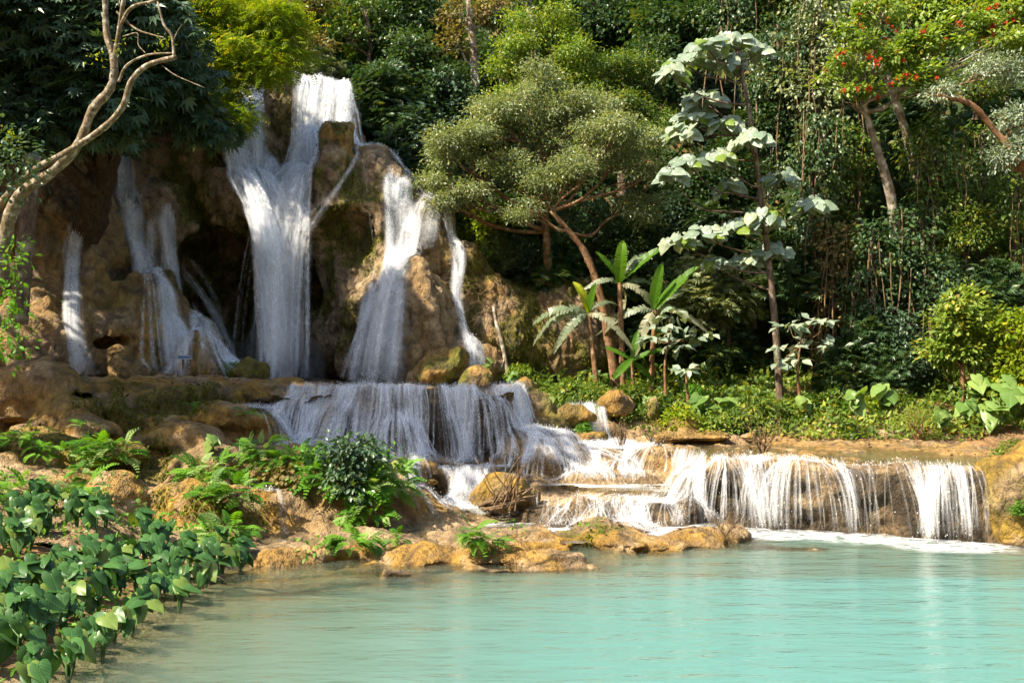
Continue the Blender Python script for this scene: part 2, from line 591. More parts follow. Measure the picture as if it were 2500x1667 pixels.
S_UPPER = [(-0.7, 30.2), (1.3, 30.5), (3.2, 30.8), (4.7, 29.6), (5.1, 28.4), (5.6, 26.7), (6.55, 26.35), (8.0, 25.9), (9.7, 24.9), (11.5, 24.0), (12.6, 24.6),
           (14.5, 27), (16, 35), (-0.2, 35)]
S_DOME = [(0.1, 27.6), (1.05, 26.1), (2.6, 25.8), (4.6, 25.9), (5.6, 26.8), (5.8, 29), (3.2, 31), (0.8, 30.5), (0.0, 29)]
S_MID = [(1.5, 29.2), (2.4, 28.7), (3.4, 28.9), (4.5, 28.7), (5.2, 29.4), (5, 31), (1.6, 31)]
S_MID2 = [(0.1, 29.0), (1.0, 28.6), (2.0, 29.0), (2.2, 30.6), (0.0, 30.6)]
S_POOLD = [(-2.4, 27.9), (-1.4, 27.6), (-0.6, 27.75), (-0.2, 28.6), (0.5, 30), (0.5, 32.5), (-4.6, 32.5), (-4.4, 28.4)]
S_MIDDLE = [(-7.6, 32.6), (-6.2, 31.9), (-4.0, 31.45), (-2, 31.5), (-0.7, 31.7), (0.12, 32.3), (0.45, 33.6), (0.7, 37), (-8, 37)]
S_MOSS = [(-18.5, 28.9), (-16.2, 29.2), (-13.8, 30.5), (-11.9, 30.3), (-10.2, 30.5), (-8.7, 31.4), (-7.3, 33.0), (-6.0, 34.6), (-6.5, 37), (-19, 37)]
S_SHOULDER = [(-11.5, 29.8), (-8.9, 29.5), (-7.6, 30.1), (-7.0, 31.3), (-7, 33), (-12, 33)]
S_TIER = [(-12.5, 27.6), (-10.6, 27.3), (-8.5, 27.0), (-7.2, 27.5), (-6.2, 28.5), (-5.6, 30.5), (-12, 31)]
S_LOW = [(-10.6, 24.9), (-9.4, 24.6), (-8.3, 24.4), (-7.1, 25.1), (-6.5, 26.2), (-5.2, 27.7), (-11, 28)]
TV.shelf(S_UPPER, 1.66, flare=0.10, round_=0.3, wob=_wob)
TV.shelf(S_DOME, 0.44, flare=0.5, round_=0.55, dome=0.165, wob=_wob)
TV.shelf(S_MID, 1.06, flare=0.6, round_=0.35, dome=0.02, wob=_wob * 0.8)
TV.shelf(S_MID2, 1.02, flare=0.7, round_=0.35, dome=0.0, wob=_wob * 0.8)
TV.shelf([(-3.2, 26.7), (-1.6, 26.3), (0.1, 26.5), (0.7, 28), (-3.2, 28.4)], .36, flare=.45, round_=.3, wob=_wob * .7)
TV.shelf(S_POOLD, 1.16, flare=0.15, round_=0.3, wob=_wob * 0.7)
TV.shelf(S_MIDDLE, 3.60, flare=0.13, round_=0.3, wob=_wob)
TV.shelf(S_MOSS, 3.72, flare=0.10, round_=0.55, dome=0.05, wob=_wob * 1.3)
TV.shelf(S_SHOULDER, 2.85, flare=0.18, round_=0.5, dome=0.10, wob=_wob)
TV.shelf(S_TIER, 1.72, flare=0.15, round_=0.4, dome=0.06, wob=_wob)
TV.shelf(S_LOW, 0.98, flare=0.15, round_=0.4, dome=0.05, wob=_wob)
# bulges on the fall faces
for u, v, Y, r in ((960, 1075, 31.3, (1.0, .8, .9)), (1080, 1060, 31.6, (.9, .8, 1.1)), (1200, 1040, 31.7, (.8, .8, 1.0)), (850, 1060, 31.6, (1.0, .9, 1.0)),
                   (740, 1070, 32.1, (1.0, .9, 1.3)), (1255, 1085, 31.6, (.9, 1.0, .45)), (1320, 1085, 31.4, (1.1, .9, .35)),
                   (2080, 1240, 25.8, (.7, .55, 1.0)), (1900, 1230, 26.5, (.7, .5, 1.0)), (2250, 1260, 24.8, (.8, .5, .9)), (2370, 1250, 24.3, (.6, .5, .9)),
                   (1700, 1180, 27.4, (.6, .9, .5)), (1480, 1150, 30.3, (.9, .7, .5)), (1600, 1135, 30.2, (.8, .6, .6)), (1330, 1140, 30.2, (.9, .7, .5)),
                   (700, 1270, 25.3, (1.0, .9, .75)), (770, 1285, 25.0, (.5, .6, .45)), (860, 1250, 26.3, (2.0, 1.4, .9)), (720, 1150, 27.4, (1.3, 1.2, .8)),
                   (1010, 1165, 27.8, (.75, .7, .5)), (960, 1300, 25.0, (.35, .4, .25)),
                   (270, 1010, 30.2, (.85, .9, .6)), (170, 1030, 29.2, (1.3, 1.1, .8)), (90, 960, 29.8, (1.5, 1.3, 1.0)), (60, 1055, 28.4, (.8, .8, .5)),
                   (230, 1055, 28.2, (.9, .8, .4)), (40, 1090, 27.0, (1.0, .9, .5)), (200, 1110, 26.8, (1.8, .9, .45)), (250, 960, 30.4, (.8, .7, .6)),
                   (560, 1020, 30.0, (1.1, .8, .55)), (450, 1075, 28.2, (1.2, .8, .5)), (420, 1060, 28.8, (.5, .5, .35)), (500, 1150, 26.9, (1.2, .8, .6)),
                   (300, 1230, 24.3, (.8, .9, .8)), (440, 1250, 24.5, (1.1, .8, .75)), (560, 1265, 24.6, (.8, .7, .7))):
    TV.ell(P(u, v, Y), r, 0.3)
for u, v, Y, r in ((195, 985, 29.9, (.55, .9, .35)), (210, 1045, 28.7, (.35, .9, .5)), (120, 1075, 28.2, (.9, .8, .25)), (20, 1050, 28.6, (.6, .9, .35)),
                   (1035, 1190, 27.2, (.35, .6, .45)), (560, 960, 30.0, (.6, .4, .12))):
    TV.ell(P(u, v, Y), r, 0.15, cut=True)
_rb = np.random.default_rng(4)
for a, b_, n_, zr in (((5.4, 26.6), (8.0, 25.8), 16, (.2, 1.4)), ((8.0, 25.8), (11.4, 24.0), 22, (.2, 1.4)), ((-6.4, 31.9), (-.4, 31.6), 26, (1.5, 3.2)), ((.6, 26.6), (5.2, 26.1), 16, (.1, .5)), ((0, 30.4), (4.4, 30.2), 16, (1.0, 1.5))):
    for t in _rb.random(n_):                                     # knobs on the fall faces that break up the water
        c = np.array([a[0] + (b_[0] - a[0]) * t, a[1] + (b_[1] - a[1]) * t + _rb.uniform(-.12, .2), _rb.uniform(*zr)])
        TV.ell(c, (_rb.uniform(.2, .5), _rb.uniform(.2, .38), _rb.uniform(.14, .4)), .15)
# rim of small travertine dams and knolls that closes the lower pool
for u, v, r in ((700, 1372, (.55, .45, .33)), (760, 1360, (.6, .4, .22)), (640, 1366, (.7, .4, .22)), (600, 1362, (.5, .4, .2)), (920, 1335, (.85, .5, .45)), (960, 1352, (.6, .4, .3)),
                (850, 1360, (.6, .4, .06)), (1040, 1348, (.7, .4, .06)), (1110, 1325, (.55, .45, .35)), (1080, 1355, (.5, .35, .22)), (1160, 1358, (.7, .5, .35)), (1240, 1352, (.6, .35, .06)),
                (1255, 1310, (.65, .5, .36)), (1200, 1280, (.6, .4, .28)), (1250, 1378, (.7, .28, .2)), (1325, 1380, (.4, .25, .17)),
                (1330, 1330, (.7, .35, .06)), (1420, 1322, (.9, .5, .33)), (1445, 1310, (.5, .42, .62)), (1500, 1325, (.7, .45, .28)), (1580, 1332, (.8, .32, .06)), (1660, 1332, (.6, .35, .06)),
                (1720, 1322, (.75, .5, .42)), (1770, 1318, (.5, .45, .36)), (980, 1405, (.28, .2, .14)), (1180, 1395, (.35, .25, .1)),
                (1500, 1285, (.9, .45, .06)), (1380, 1270, (.6, .4, .06)), (1040, 1375, (.5, .3, .06)), (900, 1285, (.8, .5, .2)), (1100, 1275, (.9, .35, .13))):
    g = G(u, v, 0.0)
    TV.ell(np.array([g[0], g[1] + 0.15, 0.0]), (r[0] * 1.25, r[1] * 1.15, r[2] * .6), 0.25)
for u, v, rx in ((1850, 1345, .9), (1930, 1352, .6), (1380, 1402, .9), (1300, 1396, .6), (1000, 1398, .5), (1150, 1400, .6)):      # drowned ledges
    g = G(u, v, -.1); TV.ell(np.array([g[0], g[1], -.22]), (rx, .4, .16), .2)
_nz = TV.noise(0.9, 0.12) + TV.noise(0.38, 0.075) + TV.noise((0.42, 0.42, 1.7), 0.11) + TV.noise((1.5, 1.5, .26), 0.055) - 0.10 * np.abs(TV.noise((0.8, 0.8, 1.2), 1.0))
TV.F += _nz
del _nz
_v, _q = TV.surface()
_v = roughen(_v, _q, 0.055)
_oc = region_mask(_v, [(P(450, 985, 31), (4.2, 2.0, 1.2), 1.0), (P(700, 935, 33), (4.0, 2.4, .5), .95), (P(200, 1000, 30), (3, 2.5, 1.6), .6), (P(120, 1080, 27.5), (3.5, 2.0, 1.2), .75),
                       (P(450, 1250, 24.6), (2.6, 1.2, 1.2), 1.0), (P(300, 1230, 24.5), (1.6, 1.3, 1.2), .8), (P(1040, 1170, 27.7), (1.3, 1.0, .8), 1.0),
                       (G(1440, 1320, 0.2), (2.0, .9, .9), 1.0), (G(1740, 1320, .2), (1.2, .9, .9), 1.0), (G(1260, 1310, .2), (.9, .7, .6), .9), (G(1150, 1350, .2), (1.4, .8, .6), .95),
                       (G(930, 1345, .2), (1.2, .8, .6), .95), (G(700, 1365, .2), (.9, .7, .5), .9), (G(1280, 1378, .1), (1.0, .4, .3), .9), (G(980, 1405, .1), (.5, .4, .3), .9),
                       (P(880, 1180, 26.5), (2.4, 1.2, 1.4), .7), (P(2000, 1100, 30), (7, 3.5, .35), .55), (P(1400, 1110, 31), (4, 2.5, .4), .5), (P(600, 1180, 26), (1.8, 2, .5), .5)])
MOSS_T = [(P(430, 980, 30.6), (3.0, 1.0, .8), .85), (P(120, 1105, 27), (2.6, 1.2, .6), .8), (P(250, 1010, 30), (1.6, 1.4, .7), .6), (P(1445, 1300, 24), (.7, .6, .4), .6),
                       (P(350, 1110, 26.5), (1.6, 1.2, .8), .6), (P(980, 1330, 22.6), (.6, .5, .5), .35), (P(500, 1240, 24.5), (1.6, .9, .6), .5)]
_mo = region_mask(_v, MOSS_T)
WET = region_mask(_v, [((-3.5, 31.4, 2.3), (4.6, 1.0, 1.1), 1.0), ((6.6, 26.2, .7), (2.0, 1.2, .85), 1.0), ((9.0, 25.2, .7), (2.0, 1.2, .85), 1.0), ((11, 24.2, .7), (1.6, 1.2, .85), 1.0), ((2.8, 26, .3), (3, .7, .35), .8),
                       ((2.5, 30.4, 1.3), (3, .8, .4), .7), ((-1.4, 27.6, .8), (1.0, .5, .5), .8), (P(1430, 1010, 34), (.9, .7, .8), .9)], .35)
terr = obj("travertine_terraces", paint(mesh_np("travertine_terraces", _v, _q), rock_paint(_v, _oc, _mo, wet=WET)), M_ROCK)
tag(terr, "stepped tan travertine terraces between the pools", kind="structure")
TH = TV.height()


def terrace_h(x, y):
    """Height of the built terrace surface (or of the plain ground outside it)."""
    x = np.atleast_1d(np.asarray(x, float)); y = np.atleast_1d(np.asarray(y, float))
    i = np.clip(((x - TV.lo[0]) / TV.h).round().astype(int), 0, TV.n[0] - 1); j = np.clip(((y - TV.lo[1]) / TV.h).round().astype(int), 0, TV.n[1] - 1)
    inside = (x > TV.lo[0] + .1) & (x < TV.x[-1] - .1) & (y > TV.lo[1] + .1) & (y < TV.y[-1] - .1)
    return np.where(inside, TH[i, j], ground_h(x, y))


# ------------------------------------------------------------------ cliff of the main fall
CV = Vol((-21, 31.5, 2.6), (4.5, 48.0, 18.2), 0.09, seed=5)
_x, _y, _z = CV.x[:, None, None], CV.y[None, :, None], CV.z[None, None, :]
_top = np.interp(CV.x, [-21, -16, -13.4, -12.7, -11.9, -9.9, -9.6, -7.6, -6.9, -6.3, -5.2, -3.4, -3.0, -1.2, -0.9, 2, 4.5],
                 [14, 15, 16, 16.9, 17.15, 17.2, 17.35, 17.3, 16.6, 13.6, 12.2, 10.0, 9.5, 9.3, 8.3, 8.0, 7.6]).astype(np.float32)[:, None, None]
_fy = np.interp(CV.z, [2, 6, 9.5, 12.5, 14, 18.5], [44.0, 44.0, 43.3, 43.0, 43.4, 44.2]).astype(np.float32)[None, None, :]
_fx = np.interp(CV.x, [-21, -14, -8, -4, 0, 4.5], [-2.5, -1.0, 0.0, -0.8, -1.2, -1.6]).astype(np.float32)[:, None, None]
CV.F = np.maximum((_fy + _fx - _y) * 0.95, (_z - _top) * 0.8).astype(np.float32)
CV.F = np.broadcast_to(CV.F, CV.n).copy()
CV.union(np.broadcast_to(np.maximum((_z - 3.2) * 0.9, _x + 0.2), CV.n), 0.5)                  # floor of the plunge pool
_blobs = [  # (u, v, Y, radii, k)
    # left slope of flow-smoothed rock
    (60, 700, 39.0, (5.0, 4.5, 5.2), .8), (180, 520, 40.5, (3.0, 3.0, 3.6), .6), (40, 880, 36.2, (4.2, 3.0, 2.6), .6), (230, 800, 37.5, (2.6, 2.6, 3.2), .5),
    (170, 640, 38.2, (1.9, 2.0, 2.6), .4), (120, 780, 36.6, (2.0, 1.6, 1.7), .4), (300, 870, 36.2, (1.3, 1.5, 1.5), .35), (360, 830, 36.8, (1.2, 1.4, 2.2), .35),
    (410, 870, 36.3, (1.1, 1.2, 1.4), .3), (430, 840, 37.2, (1.1, 1.3, 2.0), .3), (500, 880, 36.0, (1.1, 1.1, 0.95), .25), (540, 905, 35.6, (.9, .9, .5), .25), (470, 905, 35.4, (.8, .9, .5), .25),
    (200, 900, 35.3, (1.2, 1.2, .9), .3), (330, 915, 35.0, (1.0, 1.0, .6), .3), (90, 910, 34.8, (1.5, 1.2, .8), .3), (0, 800, 35.2, (2.0, 1.6, 2.0), .4),
    # rock carrying the left falls
    (400, 640, 40.2, (1.5, 1.8, 3.4), .5), (340, 560, 41.0, (1.4, 2.0, 3.8), .5), (430, 760, 38.6, (1.3, 1.5, 2.2), .4), (400, 420, 42.5, (1.6, 2.0, 3.0), .5), (480, 400, 41.8, (1.3, 1.6, 2.2), .4),
    (490, 840, 37.2, (.9, 1.1, 1.2), .3), (455, 680, 39.3, (.8, 1.0, 1.4), .3), (290, 480, 41.0, (1.6, 1.8, 2.0), .4), (270, 640, 38.8, (.8, 1.0, 1.6), .3), (315, 700, 38.2, (.7, .9, 1.3), .3),
    # tan overhanging boss beside the cave and the rib under it
    (560, 480, 40.8, (1.25, 1.5, 1.25), .3), (600, 510, 40.7, (1.0, 1.4, 1.4), .3), (625, 580, 41.2, (.55, 1.0, 1.9), .3), (655, 680, 42.0, (.7, 1.2, 2.6), .4), (520, 420, 42.0, (1.0, 1.4, 1.6), .4),
    # steps and basins in the main fall
    (600, 330, 43.3, (1.2, 1.2, 1.8), .4), (575, 400, 42.2, (.75, 1.3, 1.2), .3), (655, 445, 41.8, (.65, 1.1, 1.0), .3), (690, 300, 43.6, (.6, .8, 2.8), .4), (790, 350, 43.7, (1.1, 1.0, 1.1), .4),
    (760, 470, 41.8, (1.2, 1.7, 1.0), .35), (770, 545, 41.2, (1.15, 1.6, .8), .3), (870, 440, 42.0, (.9, 1.4, 1.4), .35), (700, 520, 41.8, (.8, 1.4, 1.0), .3),
    (880, 480, 41.2, (1.3, 1.4, .8), .35), (920, 480, 41.6, (1.2, 1.6, 2.0), .4),
    # right shoulder with side streams
    (970, 520, 41.3, (1.2, 1.6, 1.6), .4), (930, 560, 40.8, (.8, 1.3, 1.5), .35), (1040, 560, 42.0, (1.2, 1.8, 1.4), .4), (1010, 590, 41.2, (1.5, 1.6, .8), .35),
    # lumpy wall below the pillar
    (850, 640, 41.3, (1.2, 1.6, 1.8), .35), (890, 740, 40.8, (.9, 1.2, 1.6), .35), (830, 800, 41.2, (1.0, 1.2, 1.7), .35), (870, 870, 40.3, (1.0, 1.1, 1.2), .35), (760, 850, 42.0, (1.3, 1.4, 1.6), .4),
    (905, 640, 40.4, (.8, 1.0, 1.0), .3), (840, 700, 40.7, (.6, .7, .6), .25), (870, 780, 40.0, (.5, .6, .7), .25),
    # domed cone and the two right steps
    (1005, 850, 38.9, (1.75, 1.7, 3.55), .35), (1015, 760, 38.6, (1.15, 1.15, 2.0), .3), (945, 880, 38.6, (1.2, 1.2, 2.6), .35), (930, 760, 39.6, (.9, 1.1, 1.6), .35), (960, 680, 39.9, (.8, 1.2, 1.3), .35),
    (1090, 650, 41.4, (1.6, 1.5, 1.0), .35), (1110, 780, 40.8, (1.2, 1.3, 2.0), .4), (1180, 800, 41.2, (1.6, 1.4, 2.4), .45), (1280, 830, 41.6, (1.4, 1.2, 2.2), .45), (1120, 900, 38.9, (1.7, 1.3, .9), .4),
    (1060, 880, 38.4, (.8, .8, .6), .3), (1400, 830, 42.2, (2.2, 1.5, 2.4), .5),
]
for u, v, Y, r, k in _blobs:
    CV.ell(P(u, v, Y), r, k * 1.5)
# mossy pillar standing in front of the fall
CV.ell(P(822, 370, 40.6), (.72, .8, 1.35), .2, power=4.0)
CV.ell(P(815, 450, 40.7), (.95, 1.0, 1.1), .35)
CV.ell(P(860, 430, 41.0), (.8, .9, 1.0), .35)
CV.ell(P(850, 505, 40.5), (1.3, 1.1, .5), .3)
# caves
CV.ell(P(545, 725, 40.6), (2.2, 3.4, 3.1), .25, cut=True)
CV.ell(P(610, 790, 42.3), (2.4, 3.4, 3.0), .3, cut=True)
CV.ell(P(475, 620, 41.8), (.9, 1.5, 2.2), .25, cut=True)
CV.ell(P(850, 580, 39.8), (1.1, .9, 1.1), .3, cut=True)
CV.ell(P(310, 690, 37.0), (.55, .9, 1.1), .5, cut=True)
CV.ell(P(275, 835, 35.2), (.9, .6, .5), .4, lean=.5, cut=True)
CV.ell(P(770, 680, 40.0), (.9, 1.0, 2.2), .3, cut=True)
_fl = CV.noise((0.5, 0.5, 2.4), 0.17)
CV.F += CV.noise(2.2, 0.22) + CV.noise(0.95, 0.17) + _fl + CV.noise(0.4, 0.09) - 0.16 * np.abs(CV.noise((1.1, 1.1, 1.9), 1.0))
del _fl
CLIFF_SPOTS_MOSS = [(P(600, 700, 43), (3.0, 3.5, 3.5), .8), (P(790, 640, 41), (1.2, 1.5, 2.0), .8), (P(815, 400, 40.4), (.9, 1.2, 2.0), 1.0), (P(850, 470, 40.6), (1.3, 1.2, 1.0), .9), (P(830, 560, 40.5), (2.2, 2.0, 1.6), .9), (P(850, 700, 40.6), (2.4, 2, 2.6), .55), (P(520, 740, 41), (1.6, 3, 2.8), .95), (P(480, 420, 41.5), (1.4, 2, 2.6), .95), (P(500, 520, 41.3), (.9, 2, 1.6), .95),
                    (P(1230, 800, 41), (2.6, 2, 2.8), .8), (P(1070, 600, 41.5), (1.6, 1.5, .8), .3), (P(440, 870, 36.6), (1.4, 1.4, 1.0), .45), (P(330, 780, 37), (1.4, 2, 1.6), .3), (P(700, 280, 43.4), (.5, 1, 2), .5),
                    (P(1400, 850, 42), (2.6, 2, 2.8), .8)]
CLIFF_SPOTS_OCHRE = [(P(830, 330, 40.4), (1.0, 1.2, 1.2), .9), (P(200, 720, 37.5), (3.0, 3.5, 2.6), .55), (P(100, 860, 35.5), (4.0, 3, 1.8), .5), (P(400, 860, 36.5), (2.4, 2, 1.6), .75), (P(500, 885, 35.8), (1.4, 1.2, 1.2), .7), (P(1140, 760, 40.6), (1.8, 1.6, 2.6), .7),
                     (P(1010, 760, 38), (.5, 1.4, 3), .35), (P(1240, 850, 41), (2.2, 1.6, 2.2), .6), (P(880, 560, 40.8), (1.6, 1.6, 1.0), .5), (P(1130, 900, 38.5), (2.0, 1.6, 1.0), .5)]
_v, _q = CV.surface()
_v = roughen(_v, _q, 0.085)
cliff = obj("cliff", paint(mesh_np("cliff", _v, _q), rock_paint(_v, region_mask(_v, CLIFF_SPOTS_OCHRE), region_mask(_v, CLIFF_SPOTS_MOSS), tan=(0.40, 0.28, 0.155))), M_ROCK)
tag(cliff, "tan travertine cliff with a dark cave behind the tall falls", kind="structure")


# ------------------------------------------------------------------ ground sheet: pool bed, banks and hillside in one terrain
def hill_h(x, y):
    x = np.asarray(x, float); y = np.asarray(y, float)
    y0 = np.interp(x, [-40, -22, -16, -13, -6.5, -3, 1, 6, 12, 18, 26, 60], [30, 34, 41, 45.5, 46.5, 44.5, 43.0, 43.5, 43.0, 40.0, 36, 30])
    zb = np.interp(x, [-40, -22, -14, -12, -7, -5, -2.5, 0, 3, 60], [8, 11, 15.5, 16.8, 16.8, 13.0, 9.5, 5.0, 3.4, 3.4])
    sl = np.interp(x, [-30, -14, -6, 0, 6, 60], [0.9, 0.55, 0.7, 1.5, 1.7, 1.6])
    h = np.where(y > y0, zb + (y - y0) * sl, -50)
    return np.minimum(h, 46 + 0.1 * (y - 60))


def terrain_h(x, y):
    g = ground_h(x, y)
    x = np.asarray(x, float); y = np.asarray(y, float)
    ins = np.minimum.reduce([x - TV.lo[0], TV.x[-1] - x, y - TV.lo[1], TV.y[-1] - y])
    g = g - np.clip((ins - 0.8) * 0.4, 0, 0.3) - 0.05
    hh = hill_h(x, y)
    rim = np.maximum.reduce([(-6 - y) * 0.9, (x - 24) * 0.8, (-27 - x) * 0.7])      # unseen ridge added behind and beside the viewpoint to hold back low sky light
    return np.maximum(np.maximum(g, hh), np.minimum(1.0 + rim, 30 + 0.05 * np.abs(x)))


_gx = np.concatenate([np.linspace(-160, -32, 20, endpoint=False), np.arange(-32, 32, 0.5), np.linspace(32, 160, 21)])
_gy = np.concatenate([np.linspace(-120, 6, 16, endpoint=False), np.arange(6, 66, 0.5), np.linspace(66, 260, 24)])
_GX, _GY = np.meshgrid(_gx, _gy, indexing='ij')
_GZ = terrain_h(_GX, _GY)
_far = np.hypot(_GX, _GY - 25)
_GZ = _GZ + 0.25 * np.sin(_GX * 1.7 + 1.3 * np.sin(_GY * 0.9)) * np.sin(_GY * 1.3) * (_GY > 42)
_i, _j = np.meshgrid(np.arange(len(_gx) - 1), np.arange(len(_gy) - 1), indexing='ij')
_n = len(_gy)
_qq = np.stack([_i * _n + _j, (_i + 1) * _n + _j, (_i + 1) * _n + _j + 1, _i * _n + _j + 1], -1).reshape(-1, 4)


def soil_material():
    m, nt, out = new_mat("forest_soil"); n = N(nt)
    p = n.pos()
    a = n.noise(p, 0.9, 5, 0.6); b = n.noise(p, 7.0, 4, 0.65)
    c = n.mix(n.remap(a, 0.4, 0.6), (0.22, 0.12, 0.05), (0.09, 0.058, 0.03))
    c = n.mix(n.remap(b, 0.48, 0.66), c, (0.33, 0.21, 0.10))
    up = n.sep(p)[2]
    c = n.mix(n.math('MULTIPLY', n.remap(up, 4.5, 7.0), n.remap(a, 0.3, 0.5)), c, (0.035, 0.055, 0.018))      # forest plants on the slopes
    c = n.mix(n.remap(up, 0.0, 0.12), (0.24, 0.20, 0.12), c)          # pale lime mud below the waterline
    nt.links.new(n.principled(c, 0.9, 0.15, n.bump(n.math('ADD', a, b), 0.7, 0.15)), out.inputs[0])
    return m


M_SOIL = soil_material()
terrain = obj("terrain", mesh_np("terrain", np.stack([_GX, _GY, _GZ], -1).reshape(-1, 3), _qq), M_SOIL)
tag(terrain, "brown forest ground of pool bed, banks and hillside", kind="structure")
# ------------------------------------------------------------------ falling water: strands that run over the sculpted rock
def water_material():
    m, nt, out = new_mat("falling_water"); n = N(nt)
    uv = n.new("ShaderNodeUVMap").outputs[0]
    x, y, _ = n.sep(uv)
    wa = n.attr("wa")
    streak = n.noise(n.scale(uv, (2.1, 3.2, 1.0)), 1.0, 4, 0.85)
    edge = n.math('MULTIPLY', n.math('MULTIPLY', x, n.math('SUBTRACT', 1.0, x)), 4.0)
    x2 = n.math('FRACT', x)
    edge = n.math('MULTIPLY', n.math('MULTIPLY', x2, n.math('SUBTRACT', 1.0, x2)), 4.0)
    a = n.math('MULTIPLY', n.remap(streak, 0.38, 0.66), n.math('POWER', edge, 1.4))
    a = n.math('MULTIPLY', a, wa)
    a = n.math('MAXIMUM', a, n.math('MULTIPLY', n.math('GREATER_THAN', wa, 2.0), 0.9), clamp=True)
    d = n.new("ShaderNodeBsdfDiffuse"); d.inputs[0].default_value = (0.93, 0.95, 0.98, 1)
    t = n.new("ShaderNodeBsdfTranslucent"); t.inputs[0].default_value = (0.93, 0.95, 0.98, 1)
    w = n.mixsh(0.45, d.outputs[0], t.outputs[0])
    tr = n.new("ShaderNodeBsdfTransparent")
    nt.links.new(n.mixsh(a, tr.outputs[0], w), out.inputs[0])
    return m


M_FALL = water_material()
LANDED = []          # where strands meet a pool: (x, y, z)


def run_water(vol, starts, vel, floor, steps=420, dt=0.016, keep=6, stick=0.985, spread=1.2, drag=0.16, seed=0, rad=0.05, vmax_dead=0.25, guide=None):
    """Moves drops under gravity; they slide on the rock. Returns list of (points, normals) for each drop."""
    rng = np.random.default_rng(seed)
    p = np.array(starts, float); v = np.array(vel, float)
    n = len(p)
    alive = np.ones(n, bool)
    nrm = np.tile(np.array([0, -1.0, 0.15]), (n, 1))
    P_, N_, A_ = [], [], []
    floor = np.broadcast_to(np.asarray(floor, float), (n,))
    slow = np.zeros(n, int)
    ph = rng.uniform(0, 6.28, (6, 3)); kk = rng.normal(0, 1, (6, 3)) * 2.2
    for s in range(steps):
        if s % keep == 0:
            P_.append(p.copy()); N_.append(nrm.copy()); A_.append(alive.copy())
        if not alive.any(): break
        a = np.zeros((n, 3)); a[:, 2] = -9.8
        w = np.sin(p @ kk.T + ph[:, 0])
        a[:, 0] += spread * (w @ np.array([1, .8, .6, .5, .4, .3])) * 0.5
        if guide is not None:                 # the rock funnels the stream: (heights, x of the channel, half width, pull)
            gz, gx_, gw, gp = guide
            off = p[:, 0] - np.interp(-p[:, 2], [-z for z in gz], gx_); hw = np.interp(-p[:, 2], [-z for z in gz], gw)
            a[:, 0] -= gp * np.sign(off) * np.maximum(np.abs(off) - hw, 0) + 0.9 * v[:, 0] * (np.abs(off) > hw)
        a -= drag * v * np.linalg.norm(v, axis=1, keepdims=True)
        v = v + a * dt
        q = p + v * dt
        f = np.full(n, 9.0); f[alive] = vol.sample(q[alive])
        hit = alive & (f < rad)
        if hit.any():
            g = vol.grad(q[hit]); gl = np.linalg.norm(g, axis=1, keepdims=True) + 1e-6
            g1 = g / gl
            q[hit] += g1 * ((rad - f[hit])[:, None] / np.maximum(gl, 0.6))
            vh = v[hit]; vn = (vh * g1).sum(1, keepdims=True)
            vh = vh - np.minimum(vn, 0) * g1 * 1.22
            vh = vh + rng.normal(0, .16, vh.shape) * np.minimum(-np.minimum(vn, 0), 3.0)
            v[hit] = vh * stick
            nrm[hit] = g1 * 0.6 + nrm[hit] * 0.4
            nrm[hit] /= np.linalg.norm(nrm[hit], axis=1, keepdims=True) + 1e-6
        p = np.where(alive[:, None], q, p)
        sp = np.linalg.norm(v, axis=1)
        slow = np.where(sp < vmax_dead, slow + 1, 0)
        dead = alive & ((p[:, 2] < floor) | (slow > 25) | (p[:, 0] < vol.lo[0] + .1) | (p[:, 1] < vol.lo[1] + .1))
        for i in np.nonzero(dead & (p[:, 2] < floor + 0.02))[0]: LANDED.append(p[i].copy())
        alive &= ~dead
    P_, N_, A_ = np.array(P_), np.array(N_), np.array(A_)
    out = []
    for i in range(n):
        m = int(A_[:, i].sum())
        if m >= 3: out.append((P_[:m, i], N_[:m, i]))
    return out


